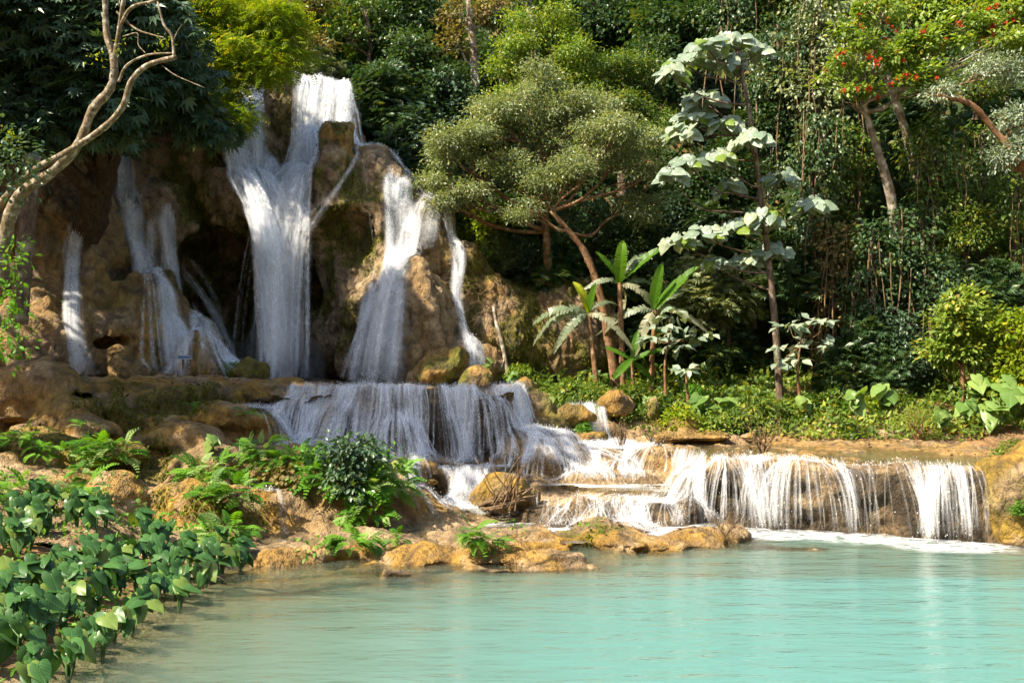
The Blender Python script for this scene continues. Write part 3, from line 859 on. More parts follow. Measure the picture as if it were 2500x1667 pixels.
def strands(name, paths, w=(0.03, 0.10), op=(0.35, 1.0), grow=0.5, seed=0, lift=0.0, wide=.45, drops=7000):
    """Ribbons along the drop paths as one sheet of falling water."""
    rng = np.random.default_rng(seed)
    V, Q, UV, WA, k = [], [], [], [], 0
    for pts, nr in paths:
        m = len(pts)
        tan = np.gradient(pts, axis=0); tl = np.linalg.norm(tan, axis=1, keepdims=True) + 1e-6
        side = np.cross(tan / tl, nr); side /= np.linalg.norm(side, axis=1, keepdims=True) + 1e-6
        L = np.concatenate([[0], np.cumsum(np.linalg.norm(np.diff(pts, axis=0), axis=1))])
        thin = rng.random() > wide
        wd = 1.7 * rng.uniform(*w) * (1.0 if thin else rng.uniform(1.6, 3.0)) * (1 + grow * L / (L[-1] + 1e-6)) * (0.8 + 0.4 * rng.random(m))
        o = rng.uniform(*op) * (1.0 if thin else .55)
        c = pts + nr * (lift + rng.uniform(0, 0.05))
        V.append(np.stack([c - side * wd[:, None] / 2, c, c + side * wd[:, None] / 2], 1).reshape(-1, 3))
        u0 = float(rng.integers(0, 400)); v0 = rng.uniform(0, 60)
        UV.append(np.stack([np.tile([u0 + .001, u0 + .5, u0 + .999], m), np.repeat(v0 + L, 3)], 1))
        fade = np.clip(np.minimum(np.arange(m), m - 1 - np.arange(m) + 0.5) / 2.0, 0.1, 1)
        br = .15 + 1.5 * vnoise(pts, (.30, .30, .8), 2.0) * (.55 + .9 * vnoise(pts, (.9, .9, 1.6), 6.0))
        WA.append(np.repeat(o * fade * br, 3))
        i = np.arange(m - 1) * 3 + k
        Q.append(np.concatenate([np.stack([i, i + 1, i + 4, i + 3], 1), np.stack([i + 1, i + 2, i + 5, i + 4], 1)]))
        k += 3 * m
    # drops thrown off the strands
    al = np.concatenate([p_[1:] for p_, _ in paths]); an = np.concatenate([n_[1:] for _, n_ in paths])
    m = min(len(al), drops); sel = rng.choice(len(al), m, False)
    c = al[sel] + an[sel] * rng.uniform(.01, .10, (m, 1)) + rng.normal(0, .045, (m, 3))
    s = rng.uniform(.006, .017, m)
    tri = np.array([(-1, 0, -1.2), (1, 0, -1.0), (.1, 0, 1.6)])
    ang = rng.uniform(0, 3.14, m)
    tv = np.stack([tri[None, :, 0] * np.cos(ang)[:, None], tri[None, :, 0] * np.sin(ang)[:, None], np.broadcast_to(tri[None, :, 2], (m, 3))], 2) * s[:, None, None] + c[:, None, :]
    V.append(tv.reshape(-1, 3)); UV.append(np.tile([.5, .5], (3 * m, 1))); WA.append(np.full(3 * m, 3.0))
    T = np.arange(3 * m).reshape(-1, 3) + k
    return mesh_np(name, np.concatenate(V), [np.concatenate(Q), T], True, {"wa": np.concatenate(WA)}, np.concatenate(UV))


def lip(vol, pts, n, fwd=(0.0, -0.8, 0.0), jit=(0.05, 0.15, 0.06), rng=None, clump=0, top=None):
    """Start points along a polyline; clump>0 gathers them in that many runnels; top: drop them onto the rock from there."""
    rng = rng or RNG
    pts = np.asarray(pts, float)
    if clump:
        cs = rng.uniform(0, 1, clump); wts = rng.uniform(0.3, 1, clump); wts /= wts.sum()
        ci = rng.choice(clump, n, p=wts); sd = rng.uniform(.15, 1.1, clump) / clump
        t = np.clip(cs[ci] + rng.normal(0, 1, n) * sd[ci], 0, 1)
    else:
        t = rng.uniform(0, 1, n)
    s = t * (len(pts) - 1); i = np.minimum(s.astype(int), len(pts) - 2); f = (s - i)[:, None]
    p = pts[i] * (1 - f) + pts[i + 1] * f + rng.normal(0, 1, (n, 3)) * np.array(jit)
    for _ in range(40):                      # lift starts that lie inside the rock
        ins = vol.sample(p) < 0.04
        if not ins.any(): break
        p[ins, 2] += 0.06
    v = np.tile(np.array(fwd, float), (n, 1)) + rng.normal(0, 0.12, (n, 3))
    return p, v


def waterfall(label, parts, group=None):
    """parts: list of (vol, polyline, count, forward speed, floor z, options)"""
    base = np.mean([np.mean(np.asarray(pl), 0) for _, pl, *_ in parts], 0)
    root = thing("waterfall", label, "waterfall", (base[0], base[1], base[2]), group)
    for k, (vol, pl, cnt, fwd, flo, op) in enumerate(parts):
        op = dict(op)
        sopt = {a: op.pop(a) for a in ("w", "op", "grow", "wide", "drops") if a in op}
        lopt = {a: op.pop(a) for a in ("clump", "jit") if a in op}
        st, ve = lip(vol, pl, cnt, fwd, rng=np.random.default_rng(1000 + cnt + k), **lopt)
        paths = run_water(vol, st, ve, flo, seed=cnt + k, **op)
        if not paths: continue
        me = strands("water_veil", paths, seed=cnt + k, **sopt)
        co = np.empty(len(me.vertices) * 3, np.float32); me.vertices.foreach_get("co", co)
        me.vertices.foreach_set("co", (co.reshape(-1, 3) - base.astype(np.float32)).ravel())
        obj("water_veil", me, M_FALL, root)
    return root


def line(*pts): return np.array([P(*p) for p in pts])


def face(*pts):
    """Start points lying on the cliff face where (u, v) looks at it."""
    out = []
    Ys = np.arange(31.7, 47.8, .05)
    for u, v in pts:
        q = np.stack([P(u, v, y) for y in Ys])
        ok = (q[:, 0] > CV.lo[0]) & (q[:, 2] > CV.lo[2]) & (q[:, 2] < CV.z[-1])
        h = np.nonzero(ok & (CV.sample(q) < 0))[0]
        out.append(q[max(0, h[0] - 2)] if len(h) else P(u, v, 42.0))
    return np.array(out)


# the tall fall
GL = ((17.3, 15.5, 13.5, 12.0, 10.5, 8.0, 3.5), (-11.1, -10.9, -10.8, -10.0, -9.5, -9.35, -9.3), (1.2, 1.0, .8, .5, .35, .35, .6), 20.0)
GR = ((17.3, 15.5, 13.5, 12.0, 10.5, 8.0, 3.5), (-8.4, -8.2, -8.5, -8.9, -9.0, -8.9, -8.9), (1.8, 1.9, 1.5, .9, .6, .55, .8), 8.0)
waterfall("tall white main waterfall plunging past the dark cave", [
    (CV, line((560, 200, 44.3), (630, 195, 44.3), (685, 200, 44.3)), 330, (0, -2.0, 0), 3.75, dict(clump=8, w=(.04, .12), op=(.5, 1.2), wide=.25, guide=GL)),
    (CV, line((705, 190, 44.4), (780, 188, 44.3), (850, 205, 44.2)), 470, (0, -2.0, 0), 3.75, dict(clump=13, w=(.04, .12), op=(.5, 1.2), wide=.25, guide=GR)),
    (CV, line((640, 450, 41.6), (680, 470, 41.2), (700, 480, 41.0)), 460, (0, -1.3, -.6), 3.75, dict(w=(.05, .15), op=(.6, 1.3), spread=1.2, wide=.4, guide=GL)),
    (CV, line((700, 500, 41.0), (760, 505, 40.4), (790, 510, 40.5)), 150, (0, -.8, 0), 3.75, dict(w=(.025, .06), clump=16, spread=.3)),
])
GA = ((16, 13, 10), (-15.3, -14.9, -14.7), (.45, .45, .5), 12.0)
waterfall("narrow upper left fall dropping beside the hanging leaves", [
    (CV, line((348, 292, 42.6), (395, 298, 42.4)), 260, (.4, -1.2, 0), 10.6, dict(w=(.04, .12), spread=.6, guide=GA)),
])
GB = ((13, 11, 9, 7, 5, 3.9), (-15.6, -15.1, -14.4, -13.6, -12.6, -11.9), (.7, .8, .8, .7, .6, .6), 5.0)
waterfall("misty left fall spreading over a bulging tan rock", [
    (CV, face((300, 430), (315, 470), (335, 540)), 260, (.3, -.5, -.3), 3.9, dict(w=(.05, .14), clump=6, guide=GB)),
    (CV, face((350, 600), (375, 640), (390, 680)), 220, (.3, -.5, -.5), 3.9, dict(w=(.04, .12), clump=8, guide=GB)),
    (CV, face((400, 530), (425, 600), (445, 670)), 130, (.3, -.5, -.5), 3.9, dict(w=(.04, .11), clump=5, guide=((11, 8, 4), (-13.4, -12.6, -11.6), (.25, .25, .5), 12.0))),
    (CV, face((470, 760), (490, 790)), 120, (.2, -.4, -.5), 3.9, dict(w=(.04, .12))),
])
GC = ((10.5, 8, 6, 4), (-17.0, -15.8, -14.9, -14.2), (.25, .2, .25, .5), 12.0)
waterfall("thin rivulet running down the brown slope left of the thick trunk", [
    (CV, face((185, 565), (205, 575)), 90, (.2, -.5, 0), 3.9, dict(w=(.03, .09), spread=.5, guide=GC)),
])
GD = ((13, 11, 9.4), (-5.6, -4.7, -4.4), (.7, .8, .8), 8.0)
waterfall("braided side streams sliding down the right shoulder of the cliff", [
    (CV, line((895, 410, 42.2), (935, 425, 42.0)), 90, (.4, -.8, 0), 9.0, dict(w=(.03, .09), clump=4, guide=GD)),
    (CV, line((945, 450, 42.0), (1000, 500, 41.8)), 80, (.1, -.7, 0), 9.0, dict(w=(.03, .08), clump=4, guide=GD)),
])
GE = ((9.6, 8.3, 6, 3.7), (-4.6, -5.0, -5.2, -5.0), (.35, .5, .8, 1.1), 10.0)
waterfall("bright sunlit fall spilling over the left side of the stone cone", [
    (CV, line((955, 600, 40.6), (985, 605, 40.6)), 200, (-.2, -.9, 0), 3.75, dict(w=(.04, .12), spread=.8, guide=GE)),
    (CV, face((890, 740), (925, 705), (960, 690)), 260, (-.1, -.5, -.2), 3.75, dict(w=(.04, .12), clump=12, guide=GE)),
])
GF = ((9.5, 8, 6, 4), (-2.7, -2.6, -2.2, -1.9), (.12, .12, .15, .5), 14.0)
waterfall("thin stream sliding down between stone cone and mossy wall", [
    (CV, line((1080, 612, 41.0), (1090, 615, 41.0)), 70, (.1, -.7, 0), 3.9, dict(w=(.03, .09), spread=.3, guide=GF)),
])
# the broad middle fall
MIDLIP = np.array([(-7.3, 32.6, 3.75), (-6.2, 32.1, 3.75), (-4.0, 31.7, 3.75), (-2, 31.75, 3.75), (-0.7, 31.9, 3.75), (0.0, 32.4, 3.75), (0.3, 33.2, 3.75)])
waterfall("broad curtain waterfall over the rounded middle ledge", [
    (TV, MIDLIP, 760, (0, -.75, 0), 1.34, dict(w=(.02, .06), clump=46, spread=.8, wide=.3)),
    (TV, MIDLIP[1:3], 120, (-.1, -.9, 0), 1.34, dict(w=(.04, .09), clump=5)),
    (TV, MIDLIP[4:], 120, (.35, -.7, 0), 1.34, dict(w=(.03, .08), clump=8)),
    (TV, np.array([(0.2, 31.6, 2.0), (0.9, 31.6, 1.95)]), 45, (.6, -.5, 0), 1.34, dict(w=(.05, .11))),
])
waterfall("slim side trickle at the left end of the middle ledge", [
    (TV, np.array([(-8.0, 30.8, 3.1), (-7.3, 31.0, 3.1)]), 40, (.1, -.6, 0), 1.6, dict(w=(.03, .07), clump=3)),
])
waterfall("short fall in the bushes under the banana trees", [
    (TV, np.array([P(1380, 985, 34.5), P(1440, 985, 34.3), P(1470, 995, 34.2)]), 140, (.2, -.8, 0), 1.72, dict(w=(.03, .07), clump=10)),
])
# right terrace fall
RLIP = np.array([(5.5, 27.0, 1.85), (6.55, 26.6, 1.85), (8.0, 26.1, 1.85), (9.7, 25.1, 1.85), (11.3, 24.2, 1.85)])
waterfall("wide ragged fall off the right terrace into the turquoise pool", [
    (TV, RLIP, 640, (0, -.7, 0), .02, dict(w=(.011, .036), clump=48, spread=1.6, wide=.12, op=(.3, .8), drops=3500)),
    (TV, np.array([(4.9, 28.4, 1.9), (5.4, 27.2, 1.9)]), 90, (-.6, -.5, 0), .05, dict(w=(.015, .05), clump=6, wide=.15, drops=1200)),
])
waterfall("low rounded fall around the domed shelf below the terraces", [
    (TV, np.array([(0.1, 27.8, .85), (1.0, 26.5, .8), (2.6, 26.2, .8), (4.4, 26.3, .8), (5.3, 27.0, .9)]), 360, (0, -.5, 0), .14, dict(w=(.011, .034), clump=44, spread=1.0, wide=.12, op=(.3, .75), drops=2500)),
])
waterfall("foaming cascade of small steps beneath the thin upper lip", [
    (TV, np.array([(-0.6, 30.5, 1.95), (1.3, 30.8, 1.95), (3.0, 31.0, 1.95), (4.6, 30.0, 1.95)]), 230, (0, -.5, 0), 1.0, dict(w=(.013, .04), clump=30, spread=1.2, wide=.15, op=(.3, .8), drops=2000)),
    (TV, np.array([(1.6, 29.4, 1.5), (3.4, 29.2, 1.5), (4.6, 29.1, 1.5)]), 60, (0, -.4, 0), .92, dict(w=(.015, .045), clump=9, wide=.2, drops=800)),
])
waterfall("small fall pouring between two ochre knolls", [
    (TV, np.array([(-2.2, 28.2, 1.45), (-1.4, 27.9, 1.45), (-0.7, 28.0, 1.45)]), 150, (0, -.6, 0), .5, dict(w=(.025, .07), clump=9)),
    (TV, np.array([(-2.9, 27.6, 1.0), (-2.7, 27.5, 1.0)]), 50, (-.1, -.6, 0), .3, dict(w=(.03, .08))),
])
waterfall("tiny trickle beside the pale boulder on the left steps", [
    (TV, np.array([P(640, 1245, 25.6), P(665, 1245, 25.5)]), 30, (0, -.4, 0), .14, dict(w=(.025, .06), clump=3)),
])

# ------------------------------------------------------------------ still water
def pool_material(name, milk, shallow, k, ripple=0.25, rs=1.0):
    """Lime-milky water: the deeper (attribute depth), the less of the bed shows; foam where falls land (attribute foam)."""
    m, nt, out = new_mat(name); n = N(nt)
    p = n.pos()
    dep = n.attr("depth"); foam = n.attr("foam")
    op = n.math('SUBTRACT', 1.0, n.math('POWER', 2.718, n.math('MULTIPLY', dep, -k)), clamp=True)
    body = n.mix(n.remap(dep, 0.2, 1.6), shallow, milk)
    w1 = n.noise(n.scale(p, (1.5 * rs, 4.6 * rs, 1)), 1.0, 3, 0.55)
    w2 = n.noise(n.scale(p, (0.35 * rs, 0.9 * rs, 1)), 1.0, 2, 0.5)
    nrm = n.bump(n.math('ADD', n.math('MULTIPLY', w1, 0.35), w2), ripple, 0.10)
    d = n.new("ShaderNodeSubsurfaceScattering"); d.falloff = 'BURLEY'; nt.links.new(body, d.inputs["Color"])
    d.inputs["Scale"].default_value = 1.0; d.inputs["Radius"].default_value = (0.45, 0.9, 0.8)
    tr = n.new("ShaderNodeBsdfTransparent"); tr.inputs[0].default_value = (0.86, 0.9, 0.84, 1)
    base = n.mixsh(op, tr.outputs[0], d.outputs[0])
    gl = n.new("ShaderNodeBsdfGlossy"); gl.inputs["Roughness"].default_value = 0.07
    nt.links.new(nrm, gl.inputs["Normal"])
    fr = n.new("ShaderNodeFresnel"); fr.inputs[0].default_value = 1.33; nt.links.new(nrm, fr.inputs["Normal"])
    sh = n.mixsh(fr.outputs[0], base, gl.outputs[0])
    fo = n.new("ShaderNodeBsdfDiffuse"); fo.inputs[0].default_value = (0.85, 0.89, 0.92, 1)
    fm = n.math('MULTIPLY', foam, n.remap(n.noise(n.scale(p, (2.4, 4.5, 1)), 1.0, 5, 0.8), 0.40, 0.66), clamp=True)
    nt.links.new(n.mixsh(fm, sh, fo.outputs[0]), out.inputs[0])
    return m


M_POOL = pool_material("turquoise_water", (0.105, 0.255, 0.238), (0.145, 0.185, 0.13), 1.6, ripple=0.8, rs=1.35)
M_SHALLOW = pool_material("clear_shallow_water", (0.19, 0.35, 0.31), (0.24, 0.21, 0.13), 1.8, ripple=0.45, rs=1.6)
LAND = np.array(LANDED)


def inside_poly(x, y, poly):
    ins = np.zeros(x.shape, bool)
    poly = np.asarray(poly, float)
    for a, b in zip(poly, np.roll(poly, -1, 0)):
        c = ((a[1] > y) != (b[1] > y)) & (x < (b[0] - a[0]) * (y - a[1]) / (b[1] - a[1] + 1e-12) + a[0])
        ins ^= c
    return ins


def pool(name, label, z, poly, step, mat, foam_r=0.35, foam_gain=1.0, depth_min=-9, depth_max=99):
    poly = np.asarray(poly, float)
    lo, hi = poly.min(0), poly.max(0)
    gx = np.arange(lo[0], hi[0] + step, step); gy = np.arange(lo[1], hi[1] + step, step)
    X, Y = np.meshgrid(gx, gy, indexing='ij')
    ins = inside_poly(X, Y, poly)
    dep = z - terrace_h(X.ravel(), Y.ravel()).reshape(X.shape)
    for _ in range(2):
        pd = np.pad(dep, 1, mode='edge')
        dep = (pd[1:-1, 1:-1] * 2 + pd[:-2, 1:-1] + pd[2:, 1:-1] + pd[1:-1, :-2] + pd[1:-1, 2:]) / 6
    ins &= (dep > depth_min) & (dep < depth_max)
    foam = np.zeros(X.shape)
    if len(LAND):
        near = LAND[np.abs(LAND[:, 2] - z) < 0.25]
        r = int(math.ceil(2.2 * foam_r / step))
        k = np.arange(-r, r + 1) * step
        K = np.exp(-(k[:, None] ** 2 + k[None, :] ** 2) / (2 * foam_r ** 2))
        for q in near:
            i, j = int(round((q[0] - lo[0]) / step)), int(round((q[1] - 0.12 - lo[1]) / step))
            if i - r < 0 or j - r < 0 or i + r + 1 > foam.shape[0] or j + r + 1 > foam.shape[1]: continue
            foam[i - r:i + r + 1, j - r:j + r + 1] += K
        foam = np.clip(foam * 0.055 * foam_gain, 0, .9)
    cell = ins[:-1, :-1] | ins[1:, :-1] | ins[:-1, 1:] | ins[1:, 1:]
    i, j = np.nonzero(cell)
    n = len(gy)
    q = np.stack([i * n + j, (i + 1) * n + j, (i + 1) * n + j + 1, i * n + j + 1], 1)
    used, inv = np.unique(q, return_inverse=True)
    v = np.stack([X.ravel(), Y.ravel(), np.full(X.size, z)], 1)[used]
    me = mesh_np(name, v, inv.reshape(-1, 4), True, {"depth": np.clip(dep.ravel()[used], 0, 4), "foam": foam.ravel()[used]})
    o = obj(name, me, mat)
    return tag(o, label, kind="structure")


pool("pool_water", "turquoise milky water of the lower pool", 0.0,
     [(-7.2, 4), (17, 4), (17, 16), (13.8, 21), (13.4, 25.5), (11.5, 25.3), (8, 26.8), (5.8, 27.3), (5.2, 24.2), (-4, 23.0), (-6.9, 23), (-7.2, 20)], 0.2, M_POOL, 0.45)
pool("pool_water", "shallow clear water between the knolls and the domed shelf", 0.11,
     [(-6.8, 22.2), (-4, 22.2), (-1, 22.4), (2, 23.2), (4.6, 23.7), (5.6, 24.3), (5.8, 26.9), (4, 27), (0, 28), (-2, 27), (-6.6, 26)], 0.10, M_SHALLOW, 0.3, depth_min=-0.25)
pool("pool_water", "pale blue basin under the small fall", 0.46,
     [(-3.2, 26.2), (0.5, 26.2), (0.6, 28.2), (-3.2, 28.2)], 0.09, M_SHALLOW, 0.3, depth_min=-0.1, depth_max=.2)
pool("pool_water", "blue basin at the foot of the broad middle fall", 1.30,
     [(-4.6, 28.0), (-0.3, 27.9), (0.6, 30), (0.6, 32.5), (-7, 33), (-7, 31)], 0.10, M_SHALLOW, 0.3, depth_min=-0.1, depth_max=.3)
pool("pool_water", "thin water on the domed shelf", 0.86,
     [(0.2, 27.4), (5.4, 27.2), (5.2, 30.5), (0.2, 30.5)], 0.10, M_SHALLOW, 0.3, depth_min=-0.1, depth_max=.22)
pool("pool_water", "still olive pool below the sunny bank", 1.74,
     [(-0.4, 30.9), (3.2, 31.6), (5.2, 29.2), (6.0, 27.6), (9, 26.6), (11.6, 25.0), (14.8, 28), (14.8, 34.6), (0.5, 34.6)], 0.15, M_SHALLOW, 0.3, depth_min=-0.1, depth_max=.3)
pool("pool_water", "hidden plunge pool beneath the tall fall", 3.70,
     [(-9, 33), (0.2, 33.4), (0.4, 44), (-16, 44), (-14, 36)], 0.3, M_SHALLOW, 0.5)
pool("pool_water", "small brown puddle on the left steps", 1.80,
     [(-9.2, 27.6), (-7.4, 27.6), (-6.4, 29.5), (-9.2, 29.5)], 0.09, M_SHALLOW, 0.3, depth_min=-0.2)
# ------------------------------------------------------------------ leaves
def L_simple(w=0.22, fold=0.06, droop=0.08):
    v = np.array([(0, 0, 0), (-w, .42, fold), (0, 1, -droop), (w, .42, fold)], float)
    return v, None, np.array([(0, 2, 1), (0, 3, 2)])


def L_oval(w=0.27, fold=0.05, droop=0.12):
    v = np.array([(0, 0, 0), (-w * .8, .28, fold), (-w, .6, fold * .6), (0, 1, -droop), (w, .6, fold * .6), (w * .8, .28, fold), (0, .5, -.01)], float)
    return v, None, np.array([(0, 6, 1), (1, 6, 2), (2, 6, 3), (3, 6, 4), (4, 6, 5), (5, 6, 0)])


def L_digitate(k=6, w=0.13, spread=1.25):
    """Fan of leaflets."""
    V, T = [], []
    for i in range(k):
        a = (i / (k - 1) - .5) * 2 * spread
        c, s = math.cos(a), math.sin(a)
        b, _, t = L_simple(w, .03, .12)
        r = 1 - .25 * abs(a) / spread
        b = b * r
        b2 = np.stack([b[:, 0] * c + b[:, 1] * s, -b[:, 0] * s + b[:, 1] * c, b[:, 2]], 1)
        T.append(t + 4 * i); V.append(b2)
    return np.concatenate(V), None, np.concatenate(T)


def L_spray(k=7, w=0.07, leaf=0.2, droop=0.15):
    """Twig with paired small leaflets."""
    V, T = [], []
    for i in range(k):
        y = 0.12 + 0.85 * i / k
        for s in (-1, 1):
            b = np.array([(0, 0, 0), (-w * .5, .5, .02), (0, 1, -.05), (w * .5, .5, .02)]) * np.array([1, leaf * (1.2 - .5 * y), 1])
            a = s * 1.05
            b2 = np.stack([b[:, 0] * math.cos(a) + b[:, 1] * math.sin(a), -b[:, 0] * math.sin(a) + b[:, 1] * math.cos(a), b[:, 2]], 1)
            b2 += np.array([0, y, -droop * y * y])
            T.append(np.array([(0, 2, 1), (0, 3, 2)]) + 4 * len(V)); V.append(b2)
    return np.concatenate(V), None, np.concatenate(T)


def L_frond(k=9, w=0.12, leaf=0.34, droop=0.28, taper=1.0):
    """Fern-like frond: arched midrib with narrow pinnae."""
    V, T, n = [], [], 0
    for i in range(k):
        y = 0.14 + 0.84 * i / (k - 1)
        zz = 0.16 * math.sin(y * 2.2) - droop * y * y
        ln = leaf * (1 - taper * 0.8 * abs(y - 0.32) / 0.68)
        for s in (-1, 1):
            a = s * (1.0 - 0.35 * y)
            b = np.array([(0, 0, 0), (-w * .5, .4 * ln, .0), (0, ln, -.10 * ln), (w * .5, .4 * ln, .0)])
            b2 = np.stack([b[:, 0] * math.cos(a) + b[:, 1] * math.sin(a), -b[:, 0] * math.sin(a) + b[:, 1] * math.cos(a), b[:, 2]], 1) + np.array([0, y, zz])
            V.append(b2); T.append(np.array([(0, 2, 1), (0, 3, 2)]) + n); n += 4
    ys = np.linspace(0, 1, 7); zs = 0.16 * np.sin(ys * 2.2) - droop * ys * ys
    rib = np.stack([np.zeros(7), ys, zs + .004], 1)
    rv = np.concatenate([rib + np.array([-.008, 0, 0]), rib + np.array([.008, 0, 0])])
    V.append(rv); T.append(np.concatenate([[(i, i + 7, i + 1), (i + 1, i + 7, i + 8)] for i in range(6)]) + n)
    return np.concatenate(V), None, np.concatenate(T)


def L_heart(w=0.42, cup=0.10, droop=0.22, wavy=0.03, seed=0):
    """Broad arrow/heart leaf hung at the notch; base lobes reach back past the stalk."""
    rg = np.random.default_rng(seed)
    ph = [(0.0, -0.02), (0.16, -0.24), (0.34, -0.22), (0.44, -0.02), (0.43, 0.22), (0.34, 0.48), (0.20, 0.74), (0.07, 0.92), (0.0, 1.0)]
    ph = np.array(ph); ph[:, 0] *= w / 0.44
    mid = np.array([(0, y) for y in (-.02, -.01, .0, .05, .22, .48, .74, .92, 1.0)])
    V, T = [], []
    def zf(x, y): return cup * (abs(x) / w) ** 2 - droop * max(y, 0) ** 2 - 0.1 * max(-y, 0) + wavy * math.sin(9 * y + 5 * x)
    for s in (-1, 1):
        o = len(V)
        for (x, y), (mx, my) in zip(ph, mid):
            V.append((s * x, y, zf(x, y) + rg.normal(0, .006))); V.append((s * x * .5 + 0, (y + my) / 2, zf(x * .5, (y + my) / 2) + .012)); V.append((0, my, zf(0, my) - .012))
        for i in range(len(ph) - 1):
            for c in (0, 1):
                a, b, cc, d = o + 3 * i + c, o + 3 * i + c + 1, o + 3 * i + 4 + c, o + 3 * i + 3 + c
                T += [(a, b, cc), (a, cc, d)] if s < 0 else [(a, cc, b), (a, d, cc)]
    return np.array(V, float), None, np.array(T)


def L_banana(torn=0.5, seed=0, width=0.13, droop=0.5, n=16):
    """Long banana blade, split into strips on both sides where torn."""
    rg = np.random.default_rng(seed)
    V, T = [], []
    def mid(y): return np.array([0, math.sin(min(1.2, y * 1.0)) if droop > .2 else y, 0.18 * y - droop * y ** 2.4])
    for s in (-1, 1):
        for i in range(n):
            y0, y1 = i / n, (i + 1) / n
            wf = lambda y: width * (math.sin(math.pi * min(1, (y * 0.93 + .055))) ** .55) * (0.95 if y < .98 else .4)
            gap = rg.random() < torn
            e = 0.16 / n if gap else 0.0
            z = rg.normal(0, .03) * torn - (.05 * torn if gap else 0)
            a, b = mid(y0), mid(y1)
            o = len(V)
            V += [a, b, b + np.array([s * wf(y1), -e + .03, .03 + z - .04 * droop]), a + np.array([s * wf(y0), e + .03, .03 + z - .04 * droop])]
            T += [(o, o + 1, o + 2), (o, o + 2, o + 3)] if s < 0 else [(o, o + 2, o + 1), (o, o + 3, o + 2)]
    return np.array(V, float), None, np.array(T)


def L_blade(w=0.03, droop=0.35, n=5):
    ys = np.linspace(0, 1, n); W = w * (1 - ys ** 2 * .95)
    z = -droop * ys ** 2
    V = np.concatenate([np.stack([-W, ys, z], 1), np.stack([W, ys, z], 1)])
    T = np.concatenate([[(i, i + n, i + 1), (i + 1, i + n, i + n + 1)] for i in range(n - 1)])
    return V, None, T


def frames(d, nrm):
    d = d / (np.linalg.norm(d, axis=1, keepdims=True) + 1e-9)
    z = nrm - d * (nrm * d).sum(1, keepdims=True)
    z /= np.linalg.norm(z, axis=1, keepdims=True) + 1e-9
    x = np.cross(d, z)
    return np.stack([x, d, z], 2)             # columns


def scatter(mb, tmpl, pos, d, nrm, size, tint):
    """Adds one copy of the leaf template at each position."""
    v, q, t = tmpl
    n = len(pos)
    if n == 0: return
    R = frames(d, nrm)
    w = np.einsum('nij,kj->nki', R, v) * np.asarray(size)[:, None, None] + pos[:, None, :]
    off = (np.arange(n) * len(v))[:, None, None]
    mb.add(w.reshape(-1, 3), None, (t[None] + off).reshape(-1, 3), np.repeat(tint, len(v)))


def rdir(n, rng):
    a = rng.normal(0, 1, (n, 3)); return a / np.linalg.norm(a, axis=1, keepdims=True)


def crown_leaves(mb, rng, blobs, tmpl, leaf=0.16, twigs=14, per=16, shell=(0.55, 1.05), twig_r=0.32, droop=0.25, up=0.9, low=-0.55, tint=(0.0, 1.0), yellow=0.02):
    """blobs: (centre, radii). Leaves sit in tufts at twig ends spread unevenly over each blob; twigs is per square metre of blob surface."""
    for c, r in blobs:
        c = np.asarray(c, float); r = np.asarray(r, float)
        area = 4 * math.pi * ((r[0] * r[1]) ** 1.6 / 3 + (r[0] * r[2]) ** 1.6 / 3 + (r[1] * r[2]) ** 1.6 / 3) ** (1 / 1.6)
        nt_ = max(6, int(area * twigs))
        dd = rdir(nt_ * 2, rng)
        dd = dd[dd[:, 2] > low + rng.normal(0, .15, len(dd))][:nt_]
        lump = vnoise(dd * 2.2 + c, 0.9)                        # uneven outline
        tip = c + dd * r * (rng.uniform(*shell, len(dd)) * (0.72 + 0.5 * lump))[:, None]
        tt = rng.uniform(*tint, len(dd)) * 0.6 + 0.4 * np.clip(lump, 0, 1) * tint[1]
        m = np.maximum(3, rng.poisson(per, len(dd)))
        k = np.repeat(np.arange(len(dd)), m)
        off = rng.normal(0, twig_r * 0.55, (len(k), 3)) * np.array([1, 1, .6])
        pos = tip[k] + off
        out = dd[k] * .6 + off / (twig_r + 1e-6) * .5 + rng.normal(0, .45, (len(k), 3))
        out[:, 2] -= droop
        nm = np.tile([0, 0, up], (len(k), 1)) + np.array(SUN) * .55 + dd[k] * .5 + rng.normal(0, .38, (len(k), 3))
        ti = np.clip(tt[k] + rng.normal(0, .14, len(k)), 0, .95)
        ti[rng.random(len(k)) < yellow] = 1.0
        scatter(mb, tmpl, pos, out, nm, leaf * rng.uniform(.65, 1.25, len(k)), ti)


T_SMALL, T_OVAL, T_DIG, T_SPRAY, T_FROND = L_simple(), L_oval(), L_digitate(), L_spray(), L_frond()
T_NARROW = L_simple(0.13, .03, .15)
# greens
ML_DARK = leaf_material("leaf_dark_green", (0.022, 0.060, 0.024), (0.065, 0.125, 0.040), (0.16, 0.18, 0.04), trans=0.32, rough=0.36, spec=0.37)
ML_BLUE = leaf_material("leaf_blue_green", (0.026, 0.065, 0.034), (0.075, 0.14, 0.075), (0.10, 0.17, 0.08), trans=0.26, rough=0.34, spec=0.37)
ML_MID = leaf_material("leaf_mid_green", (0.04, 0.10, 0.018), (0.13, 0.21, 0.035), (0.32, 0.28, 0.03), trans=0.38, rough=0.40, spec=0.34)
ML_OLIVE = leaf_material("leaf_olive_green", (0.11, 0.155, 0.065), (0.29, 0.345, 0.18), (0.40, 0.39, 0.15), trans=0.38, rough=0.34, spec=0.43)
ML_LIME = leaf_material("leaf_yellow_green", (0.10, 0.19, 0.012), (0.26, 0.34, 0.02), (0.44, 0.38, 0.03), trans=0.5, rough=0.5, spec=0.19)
ML_SUN = leaf_material("leaf_light_green", (0.09, 0.18, 0.022), (0.24, 0.34, 0.055), (0.45, 0.40, 0.06), trans=0.42, rough=0.40, spec=0.34)
